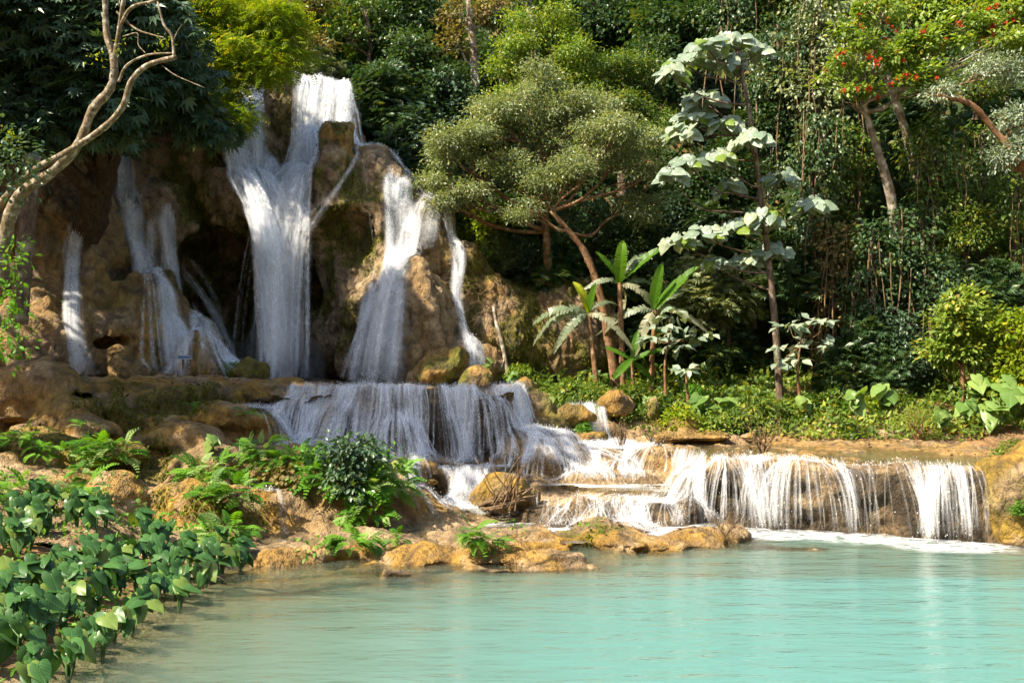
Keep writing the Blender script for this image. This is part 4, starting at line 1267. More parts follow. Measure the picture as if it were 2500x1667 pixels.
ML_BRONZE = leaf_material("leaf_dry_bronze", (0.10, 0.085, 0.03), (0.23, 0.18, 0.065), (0.34, 0.21, 0.06), trans=0.35, rough=0.6, spec=0.19)
ML_SILVER = leaf_material("leaf_silver_green", (0.15, 0.22, 0.15), (0.31, 0.38, 0.29), (0.38, 0.42, 0.24), trans=0.25, rough=0.36, spec=0.43)
ML_FERN = leaf_material("leaf_fern_green", (0.04, 0.16, 0.016), (0.16, 0.37, 0.035), (0.28, 0.42, 0.14), trans=0.4, rough=0.48, spec=0.25)
def veined(m, strength=.35):
    """Pale midrib and side veins drawn in the leaf's own coordinates."""
    nt = m.node_tree; n = N(nt)
    x, y, _ = n.sep(n.objco())
    ax = n.math('ABSOLUTE', x)
    s = n.math('SINE', n.math('MULTIPLY', n.math('SUBTRACT', y, n.math('MULTIPLY', ax, .75)), 46.0))
    side = n.remap(s, .86, 1.0)
    mid = n.remap(ax, .02, .008)
    f = n.math('MULTIPLY', n.math('MAXIMUM', side, mid), strength)
    pr = [k for k in nt.nodes if k.type == 'BSDF_PRINCIPLED'][0]
    src = pr.inputs["Base Color"].links[0].from_socket
    nt.links.new(n.mix(f, src, (.22, .36, .14)), pr.inputs["Base Color"])
    return m


ML_TARO = leaf_material("leaf_taro_green", (0.02, 0.085, 0.022), (0.06, 0.165, 0.04), (0.20, 0.27, 0.05), trans=0.28, rough=0.36, spec=0.31)
veined(ML_TARO)
ML_EAR = veined(leaf_material("leaf_elephant_ear", (0.08, 0.17, 0.03), (0.22, 0.34, 0.09), (0.40, 0.42, 0.12), trans=0.35, rough=0.38, spec=0.34), .5)
ML_BANANA = leaf_material("leaf_banana_green", (0.05, 0.16, 0.02), (0.18, 0.36, 0.02), (0.40, 0.46, 0.03), trans=0.5, rough=0.4, spec=0.25)
ML_BANANA_OLD = leaf_material("leaf_banana_grey", (0.12, 0.17, 0.09), (0.27, 0.31, 0.21), (0.40, 0.38, 0.24), trans=0.35, rough=0.36, spec=0.37)
ML_RED = leaf_material("petal_red", (0.42, 0.03, 0.012), (0.60, 0.08, 0.025), trans=0.3, rough=0.6, spec=0.12)
ML_DEAD = leaf_material("leaf_litter_brown", (0.05, 0.03, 0.017), (0.17, 0.095, 0.04), (0.33, 0.2, 0.09), trans=0.1, rough=0.8, spec=0.09)
ML_MOSS = leaf_material("moss_green", (0.05, 0.055, 0.006), (0.13, 0.14, 0.012), (0.22, 0.20, 0.02), trans=0.3, rough=0.8, spec=0.06)
MB_BROWN = bark_material("bark_brown")
MB_PALE = bark_material("bark_pale", (0.26, 0.20, 0.14), (0.48, 0.43, 0.36), (0.10, 0.075, 0.05), lichen=0.6)
MB_ORANGE = bark_material("bark_orange", (0.27, 0.145, 0.07), (0.42, 0.30, 0.18), (0.10, 0.05, 0.025), lichen=0.3)
MB_DARK = bark_material("bark_dark", (0.085, 0.06, 0.04), (0.17, 0.13, 0.09), (0.03, 0.022, 0.016), lichen=0.15)
MB_LICHEN = bark_material("bark_lichen", (0.23, 0.165, 0.105), (0.46, 0.42, 0.34), (0.09, 0.075, 0.035), lichen=0.45, ps=9.0)
MB_TWIG = bark_material("bark_twig", (0.20, 0.13, 0.07), (0.34, 0.25, 0.15), (0.08, 0.05, 0.03), lichen=0.3)


def wiggle(a, b, rng, n=9, amp=0.12, sag=0.0):
    a, b = np.asarray(a, float), np.asarray(b, float)
    L = np.linalg.norm(b - a)
    k = rng.normal(0, amp * L * .5, (4, 3)); k[0] = k[-1] = 0
    t = np.linspace(0, 1, n)
    p = a + (b - a) * t[:, None] + spline(k, n)
    p[:, 2] += sag * L * (t * (1 - t)) * 4
    return p


def tree(label, base, path, rad, blobs, tmpl, mat, bark, leaf=0.16, rng_seed=0, name="tree", category="tree", group=None, limbs=True, limb_r=0.35, extra=None, split=0, **kw):
    """path: trunk points; rad: (bottom, top) radius; blobs: crown masses (centre, radii). Trunk, each limb and the crown are parts."""
    rng = np.random.default_rng(rng_seed + 50)
    base = np.asarray(base, float)
    root = thing(name, label, category, base, group)
    pth = spline(path, max(12, 5 * len(path)))
    rr = np.linspace(rad[0], rad[1], len(pth)) * (1 + .08 * rng.normal(0, 1, len(pth)))
    rr[:3] *= (1.25, 1.12, 1.05)
    mb = MB(); mb.add(*tube(pth - base, rr, 9))
    obj("trunk", mb.mesh("trunk"), bark, root)
    if limbs:
        for c, r in blobs:
            c = np.asarray(c, float); r = np.asarray(r, float)
            lowz = c[2] - r[2] * 1.2
            k = np.argmin(np.abs(pth[:, 2] - lowz) + .6 * np.linalg.norm(pth - c, axis=1))
            a = pth[k]
            mb = MB()
            m = wiggle(a, c + np.array([0, 0, r[2] * .2]), rng, 10, .10, -.05)
            r0 = min(rr[k] * .75, limb_r * (.16 + .05 * np.linalg.norm(c - a)))
            mb.add(*tube(m - base, np.linspace(r0, r0 * .35, 10), 6))
            for _ in range(5):
                j = rng.integers(4, 9)
                e = c + rdir(1, rng)[0] * r * .9
                if e[2] < c[2] - r[2] * .5: e[2] = c[2]
                mb.add(*tube(wiggle(m[j], e, rng, 6, .12) - base, np.linspace(r0 * .45, r0 * .12, 6), 4))
            obj("branch", mb.mesh("branch"), bark, root)
    mb = MB()
    crown_leaves(mb, rng, [(np.asarray(c) - base, r) for c, r in (broken(blobs, rng, split) if split else blobs)], tmpl, leaf, **kw)
    obj("crown", mb.mesh("crown", smooth=False), mat, root)
    if extra: extra(root, base, rng)
    return root


def copy_thing(root, loc, label, group=None, rotz=0.0, scale=1.0):
    r = root.copy(); COL.objects.link(r)
    r.location = [float(c) for c in loc]; r.rotation_euler = (0, 0, rotz); r.scale = (scale,) * 3
    r["label"] = label
    if group: r["group"] = group
    for ch in root.children:
        c = ch.copy(); COL.objects.link(c); c.parent = r
        for g in ch.children:
            d = g.copy(); COL.objects.link(d); d.parent = c
    return r


def broken(blobs, rng, n=7, s=(.28, .52), flat=.62):
    """Splits each crown mass into smaller clumps with gaps between them."""
    out = []
    for c, r in blobs:
        c = np.asarray(c, float); r = np.asarray(r, float)
        for _ in range(n):
            d = rdir(1, rng)[0]
            if d[2] < -.5: d[2] = -d[2]
            k = rng.uniform(*s)
            out.append((c + d * r * rng.uniform(.45, 1.15), r * np.array([k, k, k * flat])))
    return out


def B(u, v, Y, rx, ry, rz): return (P(u, v, Y), (rx, ry, rz))
# ------------------------------------------------------------------ trees of the middle and right
tree("spreading tree with forked tan trunk rising behind the banana plants", P(1510, 965, 39.5),
     [P(1510, 970, 39.5), P(1490, 850, 39.4), P(1465, 720, 39.3), P(1430, 620, 39.2), P(1385, 560, 39.0), P(1345, 515, 39.0)], (.21, .09),
     [B(1330, 480, 38.8, .9, .9, .7), B(1395, 440, 39, 1.0, 1.0, .7), B(1480, 350, 38.6, 1.5, 1.4, .9), B(1560, 370, 38.8, 1.2, 1.2, .8), B(1590, 430, 39.2, .9, 1, .7), B(1550, 520, 40.3, 1.3, 1, .9), B(1430, 410, 38.8, .9, .9, .5),
      B(1290, 520, 38.6, .7, .7, .5)],
     T_SMALL, ML_OLIVE, MB_ORANGE, leaf=.15, rng_seed=1, twigs=13, per=15, low=-.7, limb_r=.4, split=7, twig_r=.40)
tree("pale domed tree leaning out beside the cliff's right edge", P(1345, 700, 41.5),
     [P(1345, 760, 41.8), P(1335, 600, 41.5), P(1328, 480, 41.2), P(1322, 400, 41.0)], (.2, .1),
     [B(1110, 410, 40.0, 1.2, 1.2, 1.3), B(1180, 380, 40.2, 1.4, 1.3, 1.2), B(1150, 480, 39.6, 1.2, 1.2, .9), B(1240, 330, 40.6, 1.4, 1.3, 1.2), B(1310, 290, 41, 1.3, 1.2, 1.0), B(1250, 440, 39.8, 1.1, 1.1, .9),
      B(1390, 300, 41, 1.2, 1.2, 1.0), B(1100, 500, 39.6, .7, .8, .6), B(1200, 290, 41.2, 1.2, 1.1, 1.0), B(1290, 225, 41.6, 1.3, 1.2, .9), B(1370, 370, 40.8, 1.2, 1.1, .9), B(1450, 275, 41.4, 1.2, 1.1, .9), B(1080, 455, 39.8, .8, .8, .7)],
     T_SMALL, ML_OLIVE, MB_ORANGE, leaf=.15, rng_seed=2, twigs=13, per=15, low=-.7, limb_r=.4, split=7, twig_r=.40)
tree("bright green rounded tree high on the slope above the pale dome", P(1365, 420, 45.5),
     [P(1368, 440, 45.5), P(1362, 260, 45.3), P(1358, 180, 45.2), P(1350, 110, 45)], (.22, .1),
     [B(1320, 90, 45, 1.7, 1.6, 1.4), B(1270, 160, 45, 1.5, 1.5, 1.2), B(1390, 140, 45.3, 1.4, 1.4, 1.2), B(1340, 190, 44.6, 1.5, 1.3, .9), B(1300, 230, 44.6, 1.4, 1.3, .8), B(1400, 215, 45, 1.1, 1.1, .7)],
     T_SMALL, ML_SUN, MB_BROWN, leaf=.18, rng_seed=3, twigs=11, per=12, low=-.7, split=8, twig_r=.42)
tree("green leafy tree between bright dome and large-leaved tree", P(1520, 470, 45),
     [P(1520, 480, 45), P(1515, 330, 45), P(1500, 240, 45)], (.2, .09),
     [B(1470, 170, 45.5, 1.5, 1.4, 1.0), B(1545, 200, 45.5, 1.4, 1.4, 1.1), B(1580, 290, 44.8, 1.3, 1.3, 1.1), B(1500, 280, 44.3, 1.5, 1.3, 1.0), B(1430, 260, 44.5, 1.0, 1.1, .9), B(1620, 350, 44.5, 1.0, 1.0, 1.0), B(1540, 350, 43.5, 1.2, 1, .8)],
     T_SMALL, ML_MID, MB_BROWN, leaf=.17, rng_seed=4, twigs=11, per=12, low=-.7, split=8, twig_r=.42)
# dark bushes right of the main fall
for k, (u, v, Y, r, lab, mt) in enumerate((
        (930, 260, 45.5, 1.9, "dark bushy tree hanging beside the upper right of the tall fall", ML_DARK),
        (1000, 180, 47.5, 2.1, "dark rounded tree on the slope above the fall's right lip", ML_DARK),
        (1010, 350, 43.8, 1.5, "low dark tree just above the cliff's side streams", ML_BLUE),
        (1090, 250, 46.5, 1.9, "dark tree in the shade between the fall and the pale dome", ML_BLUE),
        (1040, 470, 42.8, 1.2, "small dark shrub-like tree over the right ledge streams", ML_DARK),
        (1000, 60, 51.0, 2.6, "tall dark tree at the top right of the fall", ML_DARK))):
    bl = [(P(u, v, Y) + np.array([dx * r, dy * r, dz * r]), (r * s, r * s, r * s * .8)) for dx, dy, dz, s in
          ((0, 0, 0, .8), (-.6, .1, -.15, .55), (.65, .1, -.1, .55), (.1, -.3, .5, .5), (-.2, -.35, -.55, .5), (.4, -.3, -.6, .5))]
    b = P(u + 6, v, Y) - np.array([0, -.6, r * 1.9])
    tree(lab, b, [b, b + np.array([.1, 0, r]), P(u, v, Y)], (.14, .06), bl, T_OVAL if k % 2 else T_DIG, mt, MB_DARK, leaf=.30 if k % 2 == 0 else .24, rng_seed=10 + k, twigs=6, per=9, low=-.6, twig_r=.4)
# bare pale trunks on the slope
for k, (pp, rad, lab, bl) in enumerate((
        ([(1165, 300, 47), (1160, 160, 47), (1150, 60, 47), (1140, -40, 47)], (.24, .14), "tall grey-trunked tree with thin bronze crown behind the dark bushes", [(1130, 40, 47, 1.4, 1.3, .9), (1210, 30, 47, 1.2, 1.2, .7), (1110, 110, 46.5, .9, .9, .7)]),
        ([(1235, 250, 48), (1230, 110, 48), (1220, 0, 48), (1222, -60, 48)], (.26, .18), "thick brown-trunked tree standing left of the bright green crown", [(1215, -20, 48, 1.6, 1.5, 1.0)]),
        ([(1310, 150, 50), (1300, 70, 50), (1288, 0, 50), (1285, -60, 50)], (.2, .16), "slim straight tree at the top edge behind the bright green crown", [(1285, -40, 50, 1.5, 1.5, .9)]),
        ([(728, 220, 49), (722, 120, 49), (716, 30, 49), (716, -60, 49)], (.28, .2), "straight twin-stemmed tree on the rim above the tall fall", [(690, 30, 48.5, 1.3, 1.3, .9), (760, 0, 49, 1.3, 1.3, .8), (770, 110, 48, 1.0, 1.0, .6)]),
        ([(895, 200, 50), (905, 100, 50), (890, 20, 50)], (.12, .08), "thin leaning tree on the rim right of the twin stems", [(880, 30, 50, 1.7, 1.6, 1.1), (850, 90, 49.5, 1.2, 1.2, .8)]))):
    tree(lab, P(*pp[0]), [P(*q) for q in pp], rad, [B(*q) for q in bl], T_OVAL, ML_BRONZE if k in (0, 3) else ML_MID, MB_PALE if k in (0, 2) else MB_BROWN, leaf=.24, rng_seed=30 + k, twigs=4, per=7, low=-.6)

# large-leaved tree
T_BIG = L_heart(.46, .06, .25, .02, 4)
ME_BIG = [mesh_np("leaf", *(lambda t: (t[0], t[2]))(L_heart(.48, -.06 - .03 * i, .12 + .06 * i, .02, 40 + i)), False, {"tint": np.full(len(L_heart()[0]), (.2, .5, .85, .55)[i])}) for i in range(4)]
for i, m_ in enumerate(ME_BIG): m_.materials.append(ML_SILVER if i < 3 else ML_SUN)


def leaf_objects(root, base, spots, meshes, size, rng, name="leaf", droop=.35, flat=.9, outb=.8, sunny=.6, joined=None, share=0.0, zf=.55, view=0.0):
    """Single large leaves as parts. spots: (centre, radius, count)."""
    for c, r, k in spots:
        for _ in range(k):
            dd = rdir(1, rng)[0]; dd[2] = abs(dd[2]) * .8 - .1
            p = np.asarray(c) + dd * np.array([r, r, r * zf]) * rng.uniform(.55, 1)
            d = np.array([dd[0], dd[1], -droop]) * outb + rng.normal(0, .25, 3)
            nm = np.array([0, -.35 * sunny - view, flat]) + np.array(SUN) * sunny + dd * .35 + rng.normal(0, .2, 3)
            R = frames(d[None], nm[None])[0]
            s = size * rng.uniform(.7, 1.2)
            if joined is not None and rng.random() < share:
                t = L_heart(.48, -.08, .18, .02, 40); joined.add(t[0] @ R.T * s + (p - base), None, t[2], rng.choice([.2, .5, .8])); continue
            o = obj(name, meshes[rng.integers(len(meshes))], None, root)
            o.matrix_local = Matrix.Translation(Vector(p - base)) @ Matrix(R.tolist()).to_4x4() @ Matrix.Scale(s, 4)


rg = np.random.default_rng(77)
bb = P(1905, 975, 37)
root = thing("large_leaved_tree", "slender tree with tiers of big pale round leaves", "tree", bb)
tr_path = spline([P(1905, 980, 37), P(1893, 800, 37), P(1872, 600, 37), P(1852, 440, 37), P(1832, 290, 37), P(1815, 200, 37), P(1800, 120, 37)], 30)
mb = MB(); mb.add(*tube(tr_path - bb, np.linspace(.15, .05, 30), 9)); obj("trunk", mb.mesh("trunk"), MB_BROWN, root)
BIG = [(1790, 110, .8, 16), (1730, 120, .7, 12), (1680, 160, .8, 15), (1640, 180, .6, 9), (1770, 160, .8, 14), (1840, 130, .6, 8), (1720, 250, .8, 14), (1690, 290, .7, 10), (1770, 310, .7, 12), (1660, 330, .7, 10), (1830, 345, .7, 12),
       (1680, 400, .6, 9), (1750, 385, .6, 10), (1640, 430, .5, 8), (1780, 460, .55, 8), (1900, 440, .65, 10), (1980, 500, .6, 9), (1860, 540, .8, 12), (1800, 560, .6, 8), (1720, 575, .7, 10), (1660, 590, .6, 9), (1890, 620, .7, 10), (1820, 640, .7, 9), (1740, 640, .4, 5)]
JL = MB()
for u, v, r, k in BIG:
    c = P(u, v, 36.7 + rg.uniform(-.7, .9))
    j = int(np.argmin(np.abs(tr_path[:, 2] - (c[2] - .35 - .25 * abs(c[0] - np.interp(c[2], tr_path[:, 2], tr_path[:, 0]))))))
    mb = MB(); mb.add(*tube(wiggle(tr_path[j] - bb, c - bb + np.array([0, 0, -.05]), rg, 8, .08, -.1), np.linspace(.05, .02, 8), 5)); br = obj("branch", mb.mesh("branch"), MB_BROWN, root)
    leaf_objects(br, bb, [(c, r * 1.0, int(k * 3.1))], ME_BIG, .46, rg, droop=.7, flat=.5, sunny=1.0, joined=JL, share=.63, zf=.85, view=.5)

o = obj("leaves", JL.mesh("leaves", False), ML_SILVER, root); o["kind"] = "stuff"
# silver-leaved saplings
ME_SIL = [mesh_np("leaf", *(lambda t: (t[0], t[2]))(L_oval(.30, .04, .1 + .08 * i)), False, {"tint": np.full(7, .2 + .3 * i)}) for i in range(3)]
for m_ in ME_SIL: m_.materials.append(ML_SILVER)
for lab, pth, spots in (
        ("grey-leaved sapling standing right of the banana plants", [(1625, 965, 37), (1624, 880, 37), (1640, 800, 37)], [(1600, 830, .5, 9), (1650, 780, .5, 9), (1680, 830, .6, 10), (1720, 820, .5, 9), (1660, 850, .5, 8), (1640, 760, .4, 7), (1620, 800, .5, 8)]),
        ("grey-leaved sapling right of the tall thin trunk", [(1953, 985, 36), (1948, 900, 36), (1960, 800, 36)], [(1930, 800, .5, 9), (1980, 790, .6, 10), (2020, 790, .5, 8), (1920, 850, .5, 9), (1990, 840, .6, 10), (2040, 850, .4, 7), (1900, 890, .4, 7), (1950, 880, .5, 8)]),
        ("knee-high grey-leaved seedling in front of the dark hollow", [(1680, 980, 36), (1676, 930, 36), (1672, 905, 36)], [(1672, 905, .35, 9)])):
    b = P(*pth[0]); root = thing("sapling", lab, "sapling", b, "grey-leaved saplings")
    tp = spline([P(*q) for q in pth], 14); mb = MB(); mb.add(*tube(tp - b, np.linspace(.06, .025, 14), 6)); obj("trunk", mb.mesh("trunk"), MB_ORANGE, root)
    for u, v, r, k in spots:
        c = P(u, v, pth[0][2] + rg.uniform(-.3, .3))
        mb = MB(); mb.add(*tube(wiggle(tp[-4] - b, c - b, rg, 6, .08), np.linspace(.02, .008, 6), 4)); br = obj("branch", mb.mesh("branch"), MB_ORANGE, root)
        leaf_objects(br, b, [(c, r, int(k * 1.4))], ME_SIL, .46, rg, droop=.12, flat=.9, sunny=.8)


# red-flowering tree at the upper right
def red_flowers(root, base, rng):
    tm = L_digitate(5, .3, 1.5)
    for _ in range(70):
        c, r = RED_BLOBS[rng.integers(len(RED_BLOBS))]
        dd = rdir(1, rng)[0]; dd[2] = abs(dd[2]) * .9; dd[1] = -abs(dd[1])
        p = np.asarray(c) + dd * np.asarray(r) * 1.0
        mb = MB(); k = 7
        scatter(mb, tm, rng.normal(0, .05, (k, 3)), rdir(k, rng) + np.array([0, 0, .7]), rdir(k, rng), rng.uniform(.06, .11, k), rng.random(k) * .9)
        o = obj("flower_cluster", mb.mesh("flower_cluster", False), ML_RED, root, p - base)


RED_BLOBS = [B(2110, 90, 38, 1.0, 1.0, .9), B(2070, 180, 38, .9, .9, 1.0), B(2150, 180, 38, 1.2, 1.1, 1.0), B(2230, 120, 38, 1.2, 1.1, .9), B(2240, 210, 37.6, 1.0, 1.0, .6), B(2090, 240, 37.8, .8, .8, .5), B(2320, 110, 38, 1.2, 1.1, .8),
             B(2400, 70, 38, 1.2, 1.2, .9), B(2460, 110, 38, 1.2, 1.2, .9), B(2160, 30, 38.4, 1.0, 1.0, .7)]
tree("spreading tree dotted with red flowers above leaning grey trunks", P(2205, 560, 40),
     [P(2190, 580, 40), P(2170, 460, 39.6), P(2130, 330, 39), P(2105, 250, 38.6)], (.21, .12), RED_BLOBS, T_OVAL, ML_SUN, MB_PALE, leaf=.22, rng_seed=51, twigs=10, per=10, low=-.4, split=5, extra=red_flowers, limb_r=.4)
tree("leaning grey trunk with sparse crown behind the red-flowered tree", P(2235, 420, 41),
     [P(2240, 440, 41), P(2210, 320, 40.6), P(2180, 230, 40.2), P(2165, 190, 40)], (.19, .12), [B(2180, 150, 40.3, 1.0, .9, .7)], T_OVAL, ML_MID, MB_PALE, leaf=.24, rng_seed=52, twigs=6, per=9)
tree("arching branch tree reaching in from the right edge", P(2560, 480, 36.5),
     [P(2560, 560, 36.5), P(2490, 400, 36.3), P(2420, 310, 36.2), P(2370, 255, 36), P(2300, 235, 36), P(2290, 220, 36)], (.16, .06),
     [B(2430, 180, 37, 1.1, 1.0, .6), B(2480, 300, 36.4, .8, .8, .7), B(2490, 370, 36.2, .7, .7, .8), B(2440, 390, 36.3, .5, .5, .5), B(2300, 230, 36.3, .6, .6, .4)], T_SMALL, ML_SILVER, MB_ORANGE, leaf=.15, rng_seed=53, twigs=13, per=13)
tree("small sunlit tree with thin orange trunk on the right bank", P(2350, 990, 36),
     [P(2350, 995, 36), P(2350, 900, 36), P(2356, 840, 36), P(2345, 760, 36), P(2340, 720, 36)], (.09, .05),
     [B(2350, 740, 36, .8, .8, .6), B(2390, 790, 36, .8, .8, .7), B(2320, 790, 36, .7, .7, .7), B(2340, 860, 36.3, .9, .7, .7), B(2400, 870, 36.2, .7, .7, .7), B(2300, 850, 36.3, .7, .7, .6)], T_OVAL, ML_SUN, MB_ORANGE, leaf=.19, rng_seed=54, twigs=11, per=12, low=-.7)
tree("yellow-green shrubby tree at the far right edge of the bank", P(2500, 1000, 35),
     [P(2500, 1000, 35), P(2495, 900, 35), P(2490, 820, 35)], (.08, .05), [B(2480, 800, 35, .8, .8, .7), B(2500, 880, 35, .8, .8, .9), B(2470, 940, 35, .7, .7, .6)], T_OVAL, ML_LIME, MB_ORANGE, leaf=.18, rng_seed=55, twigs=10, per=11, low=-.8)


# vine-draped trees: leaf columns with hanging stems
def vines(root, base, rng):
    for _ in range(16):
        c, r = VB[rng.integers(len(VB))]
        a = np.asarray(c) + np.array([rng.uniform(-.9, .9) * r[0], -r[1] * rng.uniform(.5, 1.05), rng.uniform(-.2, .8) * r[2]])
        e = a + np.array([rng.normal(0, .25), rng.normal(0, .15), -rng.uniform(1.5, 5.0)])
        mb = MB(); mb.add(*tube(wiggle(a, e, rng, 9, .04) - base, rng.uniform(.012, .035), 4)); obj("hanging_stem", mb.mesh("hanging_stem"), MB_TWIG, root)


VINE = [((1985, 300, 800, 41.0, .95), "vine-smothered trunk column left of the leaning grey trunks", ML_DARK),
        ((2080, 330, 700, 42.0, .9), "vine curtain hanging behind the leaning grey trunks", ML_MID),
        ((2290, 330, 680, 40.0, 1.1), "leafy vine column between grey trunk and right-edge hollow", ML_MID),
        ((2400, 320, 640, 40.5, .9), "round-leaved creeper column under the arching branch", ML_MID),
        ((2230, 520, 800, 39.5, 1.0), "vine mass hanging over the shaded lower right slope", ML_DARK),
        ((2130, 560, 860, 39.2, .9), "dim creeper curtain above the shaded right bank", ML_DARK),
        ((2040, 560, 880, 40.2, .9), "brown-stemmed creeper curtain right of the large-leaved tree", ML_BRONZE),
        ((1900, 60, 420, 43.5, 1.3), "tall creeper-covered tree behind the large-leaved tree", ML_DARK),
        ((2000, -40, 300, 43.0, 1.2), "creeper-covered tree left of the red flowers", ML_OLIVE),
        ((1800, -60, 160, 47.0, 1.6), "dark creeper tree at the top edge above the large leaves", ML_DARK),
        ((2480, 420, 760, 39.0, .9), "creeper column in the dark hollow at the right edge", ML_MID)]
for k, ((u, v0, v1, Y, r), lab, mt) in enumerate(VINE):
    n_ = max(3, int((v1 - v0) / 90))
    VB = []
    for i in range(n_):
        v = v0 + (v1 - v0) * (i + .5) / n_
        VB.append((P(u + rg.normal(0, 14), v, Y + rg.uniform(-.3, .5)), (r * rg.uniform(.8, 1.25), r * rg.uniform(.6, .9), (v1 - v0) / n_ * Y / F_PX * .75)))
    b = P(u, v1 + 40, Y + .4)
    tree(lab, b, [b, P(u, (v0 + v1) / 2, Y + .4), P(u, v0, Y + .3)], (.14, .08), VB, T_OVAL, mt, MB_BROWN, leaf=.21, rng_seed=70 + k, limbs=False, extra=vines, twigs=7, per=10, droop=.7, up=.35, low=-1.2, twig_r=.36, shell=(.7, 1.1),
         name="creeper_covered_tree", group="creeper-covered trees on the slope")

# shaded trees and bushes that fill the slope
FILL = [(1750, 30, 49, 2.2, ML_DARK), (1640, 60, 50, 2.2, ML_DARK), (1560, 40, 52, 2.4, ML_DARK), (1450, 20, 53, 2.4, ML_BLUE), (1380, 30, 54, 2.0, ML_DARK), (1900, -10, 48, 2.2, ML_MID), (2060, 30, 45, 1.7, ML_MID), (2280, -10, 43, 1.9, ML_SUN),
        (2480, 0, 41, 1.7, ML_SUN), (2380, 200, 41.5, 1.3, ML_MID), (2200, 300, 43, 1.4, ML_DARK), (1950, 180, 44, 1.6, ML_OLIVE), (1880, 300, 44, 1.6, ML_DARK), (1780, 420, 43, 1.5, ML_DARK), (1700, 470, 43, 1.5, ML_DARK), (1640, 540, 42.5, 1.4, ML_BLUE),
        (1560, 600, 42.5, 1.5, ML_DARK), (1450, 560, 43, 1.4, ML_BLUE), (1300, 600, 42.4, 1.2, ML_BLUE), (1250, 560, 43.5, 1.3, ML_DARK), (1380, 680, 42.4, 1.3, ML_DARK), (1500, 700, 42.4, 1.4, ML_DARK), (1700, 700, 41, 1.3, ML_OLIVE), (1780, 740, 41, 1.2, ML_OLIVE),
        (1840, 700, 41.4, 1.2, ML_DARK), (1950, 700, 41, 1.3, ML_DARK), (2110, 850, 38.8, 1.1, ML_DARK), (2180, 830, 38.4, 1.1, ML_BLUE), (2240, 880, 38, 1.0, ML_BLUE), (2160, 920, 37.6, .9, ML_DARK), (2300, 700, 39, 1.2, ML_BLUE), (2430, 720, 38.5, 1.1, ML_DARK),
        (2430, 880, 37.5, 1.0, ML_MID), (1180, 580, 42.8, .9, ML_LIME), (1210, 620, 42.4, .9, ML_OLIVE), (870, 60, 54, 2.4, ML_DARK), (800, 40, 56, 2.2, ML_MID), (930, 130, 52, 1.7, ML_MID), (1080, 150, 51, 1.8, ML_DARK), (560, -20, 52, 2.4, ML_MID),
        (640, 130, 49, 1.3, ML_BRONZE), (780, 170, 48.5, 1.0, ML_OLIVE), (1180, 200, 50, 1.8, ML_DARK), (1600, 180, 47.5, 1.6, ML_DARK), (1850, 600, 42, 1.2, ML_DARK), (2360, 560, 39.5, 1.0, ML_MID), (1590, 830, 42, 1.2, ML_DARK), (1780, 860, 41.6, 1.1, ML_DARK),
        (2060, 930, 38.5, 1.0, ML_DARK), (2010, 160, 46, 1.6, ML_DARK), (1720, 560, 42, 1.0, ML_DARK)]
KIND = {"leaf_dark_green": "dark green", "leaf_blue_green": "blue-green", "leaf_mid_green": "mid-green", "leaf_light_green": "light green", "leaf_olive_green": "olive green", "leaf_yellow_green": "yellow-green", "leaf_dry_bronze": "dry bronze"}
PLACE = ((0, 700, "left of the tall fall"), (700, 1000, "above the tall fall"), (1000, 1300, "right of the tall fall"), (1300, 1560, "behind the pale domed trees"), (1560, 1760, "left of the slender tree"),
         (1760, 2000, "right of the slender tree"), (2000, 2200, "left below the red flowers"), (2200, 2400, "right below the red flowers"), (2400, 2600, "near the right edge"))
SHRUB = {}
for k, (u, v, Y, r, mt) in enumerate(FILL):
    c = P(u, v, Y)
    place = [t for a, b_, t in PLACE if a <= u < b_][0]
    lev = "high on" if v < 250 else ("midway up" if v < 600 else "low on")
    lab = "%s bushy tree %s the hillside, %s" % (KIND[mt.name], lev, place)
    same = [q for q in FILL if q[4] is mt and [t for a, b_, t in PLACE if a <= q[0] < b_][0] == place and (q[1] < 250, q[1] < 600) == (v < 250, v < 600)]
    if len(same) > 1:
        same.sort(key=lambda q: q[0]); lab += ", " + ("leftmost", "second from left", "third from left", "fourth from left", "fifth from left")[same.index((u, v, Y, r, mt))]
    key = (mt.name, r > 1.45)
    if key not in SHRUB:
        R0 = 1.8 if r > 1.45 else 1.1
        bl = [(np.array([dx, dy, dz]) * R0 + np.array([0, 0, R0 * 1.5]), (R0 * s, R0 * s, R0 * s * .85)) for dx, dy, dz, s in
              ((0, 0, 0, .75), (-.65, .1, -.1, .55), (.65, .0, -.15, .55), (.1, -.4, .55, .5), (-.3, -.45, -.5, .5), (.4, -.4, -.55, .5), (-.1, .1, .8, .45))]
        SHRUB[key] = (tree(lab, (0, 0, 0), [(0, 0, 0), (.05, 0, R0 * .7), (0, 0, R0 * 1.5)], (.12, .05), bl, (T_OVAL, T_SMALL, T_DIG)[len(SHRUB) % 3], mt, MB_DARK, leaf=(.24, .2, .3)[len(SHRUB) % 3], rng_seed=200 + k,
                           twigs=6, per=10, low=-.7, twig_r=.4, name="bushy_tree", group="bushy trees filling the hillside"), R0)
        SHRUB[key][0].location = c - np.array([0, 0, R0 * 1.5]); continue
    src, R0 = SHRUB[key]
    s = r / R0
    copy_thing(src, c - np.array([0, 0, R0 * 1.5 * s]), lab, "bushy trees filling the hillside", rg.uniform(0, 6.28), s)


